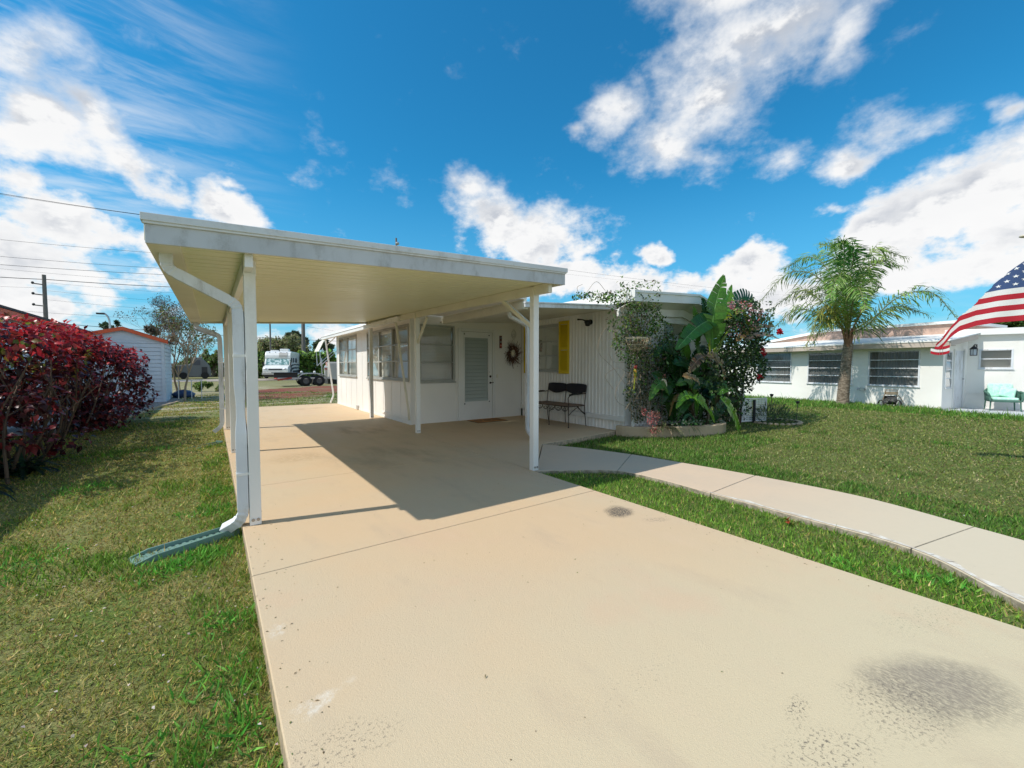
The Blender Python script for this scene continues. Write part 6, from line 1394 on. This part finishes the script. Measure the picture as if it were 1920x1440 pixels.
for yy in (33.3, 34.9):
    pts = [(4.98,tz+.42),(5.0,tz+.62),(5.12,tz+.78),(5.3,tz+.88),(5.6,tz+.92),(6.3,tz+.92),(6.6,tz+.88),(6.82,tz+.76),(6.94,tz+.60),(6.96,tz+.42)]
    b = MB()
    for a, c2 in zip(pts[:-1], pts[1:]): b.bar((a[0],yy,a[1]),(c2[0],yy,c2[1]),.26,.05) if False else b.hexa([(a[0],yy-.15,a[1]-.03),(c2[0],yy-.15,c2[1]-.03),(c2[0],yy+.15,c2[1]-.03),(a[0],yy+.15,a[1]-.03),(a[0],yy-.15,a[1]+.03),(c2[0],yy-.15,c2[1]+.03),(c2[0],yy+.15,c2[1]+.03),(a[0],yy+.15,a[1]+.03)])
    b.build('fender','chrome',tr_)
    MB().bar((3.7,yy,tz+.58),(7.6,yy,tz+.58),.12,.12).build('side_rail','chrome',tr_)
    MB().bar((5.9,yy-.02,tz+.05),(5.98,yy-.02,tz+.58),.10,.04).build('jack','drystem',tr_)
MB().bar((3.5,34.1,tz+.98),(5.2,34.1,tz+.98),1.7,.05).build('deck','dark',tr_); MB().bar((3.5,33.4,tz+.80),(5.0,33.4,tz+.80),.06,.34).build('side_board','dark',tr_)
b = MB(); b.bar((3.72,33.28,tz+.58),(3.72,34.9,tz+.58),.1,.1); b.build('crossbar','redpaint',tr_); MB().bar((3.7,33.22,tz+.48),(4.6,33.22,tz+.62),.04,.12).build('reflector_board','redpaint',tr_)
MB().bar((7.6,34.1,tz+.5),(8.4,34.1,tz+.45),.1,.1).build('tongue','chrome',tr_)
for k in (5.45,6.35): MB().blob((k,34.6,tz+1.0),.10,.10,.10,8,6).build('ball_light','rvwhite',tr_)
# boat with a canopy, mostly hidden behind the room
bt = thing('boat', 'white boat with a canvas canopy partly hidden by the front room corner', 'boat', (8.0,37,GZ))
hx0, hx1 = 7.25, 9.6
b = MB(); b.hexa([(7.35,36,.45),(9.8,36.2,.45),(9.8,38,.45),(7.85,38,.45),(7.25,35.8,1.35),(10.0,35.8,1.35),(10.0,38.2,1.45),(7.8,38.2,1.45)]); b.build('hull','rvwhite',bt,bevel=.1)
MB().box(7.3,9.9,35.775,35.79,1.10,1.20).build('hull_stripe','redpaint',bt); MB().box(7.5,8.3,35.3,35.8,.35,1.7).build('outboard_motor','rvbeige',bt,bevel=.12); MB().box(7.5,7.9,35.9,36.3,1.36,1.7).build('seat_back',paint('faded_pink_vinyl',(.55,.30,.26),.6),bt,bevel=.05)
b = MB()
pts = [(7.0,2.55),(7.35,3.3),(7.9,3.75),(8.7,3.95),(9.5,3.75),(10.1,3.2)]
for a, c2 in zip(pts[:-1], pts[1:]): b.hexa([(a[0],36.2,a[1]),(c2[0],36.2,c2[1]),(c2[0],38,c2[1]),(a[0],38,a[1]),(a[0],36.2,a[1]+.06),(c2[0],36.2,c2[1]+.06),(c2[0],38,c2[1]+.06),(a[0],38,a[1]+.06)])
b.build('canopy','cream',bt)
b = MB()
for yy in (36.4,37.8): b.tube([(7.15,yy,1.4),(7.1,yy,2.7)],.03,5); b.tube([(10,yy,1.4),(10,yy,3.2)],.03,5); b.tube([(7.15,yy,1.4),(8.5,yy,2.7),(9.9,yy,1.9)],.03,5)
b.build('canopy_frame','chrome',bt); MB().tube([(7.15,35.9,.0),(7.12,35.9,2.0)],.04,6).build('mast_stand','chrome',bt)
MB().box(7.7,9.6,36.5,38,GZ,.44).build('cradle','dark',bt)
# covered vehicle far left
cvh = thing('covered_vehicle', 'dark vehicle under a grey tarp across the street beyond the young tree', 'covered vehicle', (-1.5,62,GZ))
rvp = [(-3.4,.1),(-3.4,1.5),(-2.1,1.6),(-1.75,2.4),(-1.0,2.45),(-.25,1.5),(-.1,.7),(-.1,.1)]
vs = [(x, 61, z) for x, z in rvp]+[(x, 63.4, z) for x, z in rvp]; k = len(rvp)
MB().add(vs, [tuple(range(k)), tuple(range(k,2*k))[::-1]]+[(i,(i+1)%k,k+(i+1)%k,k+i) for i in range(k)]).build('tarp','tarp',cvh,bevel=.12)
MB().box(-1.75,-1.1,60.97,60.99,1.5,2.1).build('window_flap','rvdark',cvh); MB().box(-1.0,-.45,60.97,60.99,.3,1.3).build('side_panel','dark',cvh)
for x_ in (-2.7,-.7): MB().lathe([(0,-.1),(.38,-.1),(.38,.1),(0,.1)],(x_,60.95,.30),16,'y').build('wheel','rubber',cvh)
tk = thing('parked_trailer', 'low brown cargo trailer parked left of the covered vehicle', 'trailer', (-4.2,60,GZ))
MB().box(-6.2,-3.5,60,61.6,.5,1.7).build('box_body',paint('brown_box',(.13,.10,.08),.7),tk,bevel=.04)
for x_ in (-5.4,-4.2): MB().lathe([(0,-.1),(.36,-.1),(.36,.1),(0,.1)],(x_,59.95,.27),16,'y').build('wheel','rubber',tk)
pr_ = thing('patio_rail', 'thin white rail standing on the lawn right of the shed', 'rail', (-1.3,26,GZ))
MB().bar((-1.25,23.0,.72),(-.35,23.0,.72),.04,.04).build('top_bar','white',pr_); 
for x_ in (-1.2,-.75,-.4): MB().bar((x_,23.0,GZ),(x_,23.0,.70),.03,.03).build('post','white',pr_)

# ================================================================ FLAG
fg = thing('american_flag', 'American flag flying from a pole at the right edge over the lawn', 'flag', (8.4,.1,GZ))
FXX = 8.4
def interp(xs_, ys_, x): return float(np.interp(x, xs_, ys_))
nS, nT = 70, 52; VV = []; stripes = {}
Yh = .06; H_ = .92
# s = 0 hoist .. 1 fly; lower edge and fold (silhouette) line as seen from the lawn
sv = np.linspace(0, 1, nS+1)
def Ys(s): return interp([0,.45,.72,.9,1.0],[Yh,.72,1.06,1.22,1.29], s)
def zb(s): return interp([0,.25,.45,.6,.72,.82,.9,1.0],[1.93,1.90,1.885,1.86,1.80,1.72,1.60,1.52], s)
def zt(s): return interp([0,.12,.25,.38,.52,.64,.74,.84,.92,1.0],[2.86,2.84,2.72,2.56,2.34,2.12,1.99,1.85,1.72,1.63], s)
grid = np.zeros((nS+1, nT+1, 3))
for i, s in enumerate(sv):
    lo, hi = zb(s), zt(s); L_ = min(hi-lo, H_)
    comp = 1.0 if s < .72 else interp([.72,.85,1],[1,.75,.55], s)   # slack near the fly end
    for j in range(nT+1):
        a = H_*j/nT*comp
        wv = .030*math.sin(s*9+j*.03)*(s+.2)+.012*math.sin(s*23+a*5)
        if a <= L_: z = lo+a; x = FXX+wv+.10*s
        else:
            e = a-L_; x = FXX+wv+.10*s+.035+.10*min(1, e/.2)+.04*math.sin(e*14); z = max(hi-.012-e*.80, lo+.015+.02*math.sin(e*9))
        grid[i, j] = (x, Ys(s)+(0 if a <= L_ else (a-L_)*.18), z)
C = np.zeros((nS, nT, 3)); RED = (.52,.018,.035); WHT = (.90,.87,.84); BLU = (.055,.10,.24)
fvs = []; ffs = []; fcs = []
for i in range(nS):
    for j in range(nT):
        t_ = (j+.5)/nT*13; st_ = int(t_); s = (i+.5)/nS
        col = RED if st_ % 2 == 0 else WHT
        if st_ >= 6 and s < .60: col = BLU
        b_ = len(fvs); fvs += [grid[i,j], grid[i+1,j], grid[i+1,j+1], grid[i,j+1]]; ffs.append((b_,b_+1,b_+2,b_+3)); fcs += [col]*4
M['cloth'], t = newmat('flag_cloth'); a_ = t.new('ShaderNodeAttribute', attribute_name='Col').outputs[0]
t.new('ShaderNodeOutputMaterial', ins={0: t.new('ShaderNodeMixShader', ins={0: .3, 1: t.new('ShaderNodeBsdfPrincipled', ins={'Base Color': a_, 'Roughness': .8}).outputs[0], 2: t.new('ShaderNodeBsdfTranslucent', ins={'Color': a_}).outputs[0]}).outputs[0]})
cl_o = npmesh('cloth', np.array(fvs), ffs, 'cloth', fg, np.array(fcs))
bm = bmesh.new(); bm.from_mesh(cl_o.data); bm.to_mesh(cl_o.data); bm.free()
def gpt(s, t):
    x = min(max(s*nS, 0), nS-1e-6); y = min(max(t*nT, 0), nT-1e-6); i, j = int(x), int(y); fx, fy = x-i, y-j
    return Vector((grid[i,j]*(1-fx)+grid[i+1,j]*fx)*(1-fy)+Vector((grid[i,j+1]*(1-fx)+grid[i+1,j+1]*fx))*fy)
ms = MB()
for row in range(9):
    for colk in range(6 if row % 2 == 0 else 5):
        u0 = (.60/12)*(1+2*colk+(0 if row % 2 == 0 else 1)); t0 = 6/13+(7/13)*(row+1)/10
        for side in (-1, 1):
            P9 = []
            for k in range(10):
                a = PI/2+k*PI/5; r_ = 1 if k % 2 == 0 else .40
                P9.append(gpt(u0+math.cos(a)*r_*.0215, t0+math.sin(a)*r_*.0235)+Vector((side*.0035,0,0)))
            cc_ = gpt(u0, t0)+Vector((side*.0035,0,0)); ms.add([cc_]+P9, [(0,k+1,(k+1)%10+1) for k in range(10)])
so = ms.build('stars', paint('white_stars', (.8,.8,.8), .8, amt=0), fg)
# furled fly corner hanging below
tail = [(1.29,1.63,1.52),(1.27,1.60,1.50),(1.24,1.62,1.50),(1.20,1.60,1.49)]
tv = []; tf = []; tc = []
for k, (col, z0_, z1_) in enumerate(((RED,1.50,1.535),(WHT,1.536,1.575),(RED,1.576,1.615))):
    for i in range(8):
        y0_ = 1.15+(1.345-1.15)*i/8; y1_ = 1.15+(1.345-1.15)*(i+1)/8
        sl = lambda y: -.03*math.sin((y-1.15)/.2*PI)+(0 if y < 1.3 else .0)
        sh2 = lambda y: (y-1.15)*.0
        if k == 2 and y1_ > 1.30: continue
        b_ = len(tv); xx = FXX+.10+.02*math.sin(i); tv += [(xx,y0_,z0_+sl(y0_)),(xx,y1_,z0_+sl(y1_)),(xx,y1_,z1_+sl(y1_)*.8),(xx,y0_,z1_+sl(y0_)*.8)]; tf.append((b_,b_+1,b_+2,b_+3)); tc += [col]*4
npmesh('fly_corner', tv, tf, 'cloth', fg, np.array(tc))
# pole outside the frame edge
fp = thing('flag_pole', 'slim flag pole with a pale finial just entering the frame at the top right', 'flag pole', (8.42,-.02,GZ))
fin = on_x(1926, 442, 8.4)
MB().tube([(8.42,-.05,GZ),(8.41,Yh-.02,1.5),(8.40,Yh+.10,2.6),tuple(fin+Vector((0,-.03,-.02)))], .013, 8).build('pole','chrome',fp)
MB().blob(tuple(fin+Vector((0,.01,0))),.05,.06,.022,12,8).build('finial','plate',fp,smooth=True)

# ================================================================ GRASS
def inside(poly, x, y):
    r_ = np.zeros(len(x), bool); n = len(poly)
    for i in range(n):
        x0_, y0_ = poly[i]; x1_, y1_ = poly[(i+1) % n]
        c_ = ((y0_ > y) != (y1_ > y)) & (x < (x1_-x0_)*(y-y0_)/((y1_-y0_) or 1e-9)+x0_); r_ ^= c_
    return r_
slabs = [[(XL-.003,-8),(XR+.008,-8),(XR+.008,9),(3.62,8.6),(3.62,15.76),(XL-.003,15.76)], [(XR,4.0),(4.50,5.36),(5.4,5.42),(6.72,5.58),(6.72,16),(3.2,16)], [tuple(q) for q in WLs]+[tuple(q) for q in WRs[::-1]],
 [tuple(q) for q in cv]+[(9.4,6),(6.6,6)], [(6.6,5.5),(10,5.5),(10,17),(6.6,17)], [tuple((P_(u,n_,0)).to_2d()) for u, n_ in ((-.05,.63),(-14,.63),(-14,-20),(14,-20),(14,0.0),(-.05,0.0))],
 [(-4,12.6),(-2.2,12.6),(-2.0,14.4),(-1.62,18.2),(-1.2,20.5),(-1.05,22.5),(-1.3,24),(-4,24)]]
def grass(name, N, dmin, dmax, a0, a1, pw, label):
    r_ = rng.random(N); d = (dmin**pw+(dmax**pw-dmin**pw)*r_)**(1/pw); a = rng.uniform(a0, a1, N); x = d*np.sin(a); y = d*np.cos(a)
    k = np.ones(N, bool)
    for s_ in slabs: k &= ~inside(s_, x, y)
    sandy = (y > 13) & (vnoise(x*.5, y*1.4, .9, 8) > .52); k &= ~(sandy & (rng.random(N) < .85))
    bare = vnoise(x, y, 2.3, 6, 4); k &= (bare < .72) | (rng.random(N) < .6)
    x, y, d = x[k], y[k], d[k]; n = len(x)
    green = vnoise(x, y, .9, 2, 4)*.62+vnoise(x, y, 3.5, 12, 2)*.38
    strip = ((x > 3.1) & (y < 4.6) & (x < 6.2)); nearedge = (x > -.14) & (x < .3) & (y < 9); nhs = (x > 16.2)
    lush = np.clip((green-.57)*6, 0, 1); lush = np.maximum(lush, np.where(strip, .55+.4*(green > .42), 0)); lush = np.maximum(lush, np.where(nearedge, np.clip((green-.38)*6, 0, 1), 0)); lush = np.maximum(lush, np.where(nhs & (x > 16.9), .95, 0))
    lush = np.maximum(lush, np.where((y > 3.3)&(x > 4.3)&(x < 8.8)&(y < 5.6), .75, 0))
    h = rng.uniform(.012, .028, n)*(1+.9*lush); h *= 1+np.clip(d-5, 0, 14)*.045
    h = np.where(rng.random(n) < .012*(1+2*nearedge), h*2.0, h); h = np.where(nhs & (x > 17.2), h*1.9, h)
    w = rng.uniform(.0016, .0034, n)*(1+np.clip(d-2.0, 0, 18)*.30)
    lean = rng.uniform(.3, 1.5, n)*(1-.35*lush); az_ = rng.uniform(0, 2*PI, n)
    instrip = (x > XR) & (x < 4.3) & (y < 4.1) & inside(strip_poly, x, y)
    h = np.where(instrip, h*.8, h)
    D = np.stack([np.cos(az_)*np.sin(lean), np.sin(az_)*np.sin(lean), np.cos(lean)], 1)
    s2 = rng.uniform(0, PI, n); S2 = np.stack([np.cos(s2), np.sin(s2), np.zeros(n)], 1)
    B = np.stack([x, y, np.where(instrip, -.056, GZ-.004)+rng.uniform(0, .012, n)], 1)
    V = np.stack([B-S2*w[:, None], B+S2*w[:, None], B+D*h[:, None]*1.3], 1).reshape(-1, 3)
    gr = pick([(.055,.13,.018),(.08,.18,.022),(.11,.22,.03),(.045,.10,.016)], n, .2); ol = pick([(.13,.17,.035),(.17,.20,.045),(.10,.14,.03),(.2,.21,.06)], n, .2); stw = pick([(.25,.22,.09),(.32,.28,.14),(.19,.16,.07),(.10,.08,.035)], n, .2)
    pr_ = rng.random(n); C = np.where((pr_ < lush*.85+.10)[:, None], gr, ol); C = np.where((rng.random(n) < np.where(x > 3.6, .26, .46)*(1-.85*lush))[:, None], stw, C); C = C*np.where((x < .3)[:, None], np.array([[1.22,1.06,.85]]), 1.0)*np.where(x > 3.6, .86, 1.0)[:, None]*np.where((x > 16.9), 1.2, 1.0)[:, None]*np.where(instrip[:, None], np.array([[1.45,1.3,1.1]]), 1.0)
    Fc = np.arange(3*n).reshape(-1, 3)
    return npmesh(name, V, Fc, 'grassm', None, np.repeat(C, 3, 0), label=label, cat='grass', kind='stuff')
grass('lawn_grass', 950000, .75, 26, R(-28), R(115), .55, 'short mown green and straw grass on both lawns')
# weeds: greener broad tufts by the splash block, slab edges, shadow edge
def tuft(cx_, cy_, n, rad, L0, L1, w):
    return [(cx_+rng.normal(0, rad), cy_+rng.normal(0, rad), rng.uniform(L0, L1), w) for _ in range(n)]
T = []
for (x_, y_, n, rad) in ((-.1,3.75,300,.09),(-.3,3.68,200,.09),(.03,2.7,120,.08),(.05,1.85,140,.09),(.02,2.2,100,.09),(.05,1.5,110,.06),(-1.1,4.3,160,.16),(-1.6,4.6,160,.2),(-1.2,6.7,220,.16),(3.45,.9,90,.06),(3.58,.62,80,.05),(3.65,.45,70,.05),(-.2,1.9,80,.1),(-.05,4.9,160,.12),(.0,5.6,120,.1),(-.75,9.2,140,.15),(-1.5,2.9,120,.2),(-.6,1.8,90,.14)): T += tuft(x_, y_, n, rad, .04, .085, .006)
T = np.array(T); n = len(T); k = np.ones(n, bool)
for s_ in slabs: k &= ~inside(s_, T[:, 0], T[:, 1])
T = T[k]; n = len(T); D = rdir(n); D[:, 2] = np.abs(D[:, 2])+.35
leaves('lawn_weeds', np.stack([T[:, 0], T[:, 1], np.where(T[:, 0] > 3.2, -.052, GZ)], 1), D, rdir(n), T[:, 2], .010, pick([(.05,.17,.02),(.08,.22,.025),(.12,.28,.04)], n, .2), 'grassm', label='brighter green weed tufts dotted through the lawn and along the slab edges', cat='weeds', kind='stuff')
# fallen petals and pebbles
n = 420; d = (1.0+(9**.7-1)*rng.random(n))**(1/.7); a = rng.uniform(R(-25), R(12), n); x = d*np.sin(a); y = d*np.cos(a)
x2 = rng.uniform(5.2, 11, 160); y2 = rng.uniform(-.2, 3.5, 160); x = np.concatenate([x, x2]); y = np.concatenate([y, y2]); k = np.ones(len(x), bool)
for s_ in slabs: k &= ~inside(s_, x, y)
x, y = x[k], y[k]; n = len(x)
leaves('fallen_petals', np.stack([x, y, np.full(n, GZ+.025)], 1), rdir(n)*np.array([1,1,.3]), rdir(n)*.5+np.array([0,0,1]), rng.uniform(.008,.020,n), .012, pick([(.66,.56,.52),(.6,.46,.46),(.5,.44,.34)], n, .1), 'flower', label='tiny pale petals and seed heads scattered over the grass', cat='petals', kind='stuff')
n = 520; ex = np.abs(rng.normal(0, .10, n)); yy = rng.uniform(.6, 9, n); side_ = rng.random(n) < .6
xx = np.where(side_, XL+.01+ex, XR-.01-ex); k = rng.random(n) < .25; xx = np.where(k, rng.uniform(XL, XR, n), xx)
leaves('slab_litter', np.stack([xx, yy, np.full(n, .002)], 1), rdir(n)*np.array([1,1,.1]), rdir(n)*.3+np.array([0,0,1]), rng.uniform(.006,.022,n), rng.uniform(.003,.008,n), pick([(.22,.16,.08),(.12,.09,.05),(.14,.18,.05),(.35,.28,.16)], n, .2), 'leaf', label='small dry clippings and grit along the edges of the driveway slab', cat='leaf litter', kind='stuff')
lf = thing('fallen_leaf', 'curled red-brown leaf lying in the grass strip beside the walkway', 'leaf', (4.1,1.6,GZ))
q = on_z(1478, 981, -.03); leaves('blade', np.array([tuple(q)]*4)+rng.normal(0,.012,(4,3)), rdir(4), rdir(4)+np.array([0,0,.5]), .06, .05, pick([(.35,.05,.02),(.25,.05,.02)],4), 'leaf', lf)
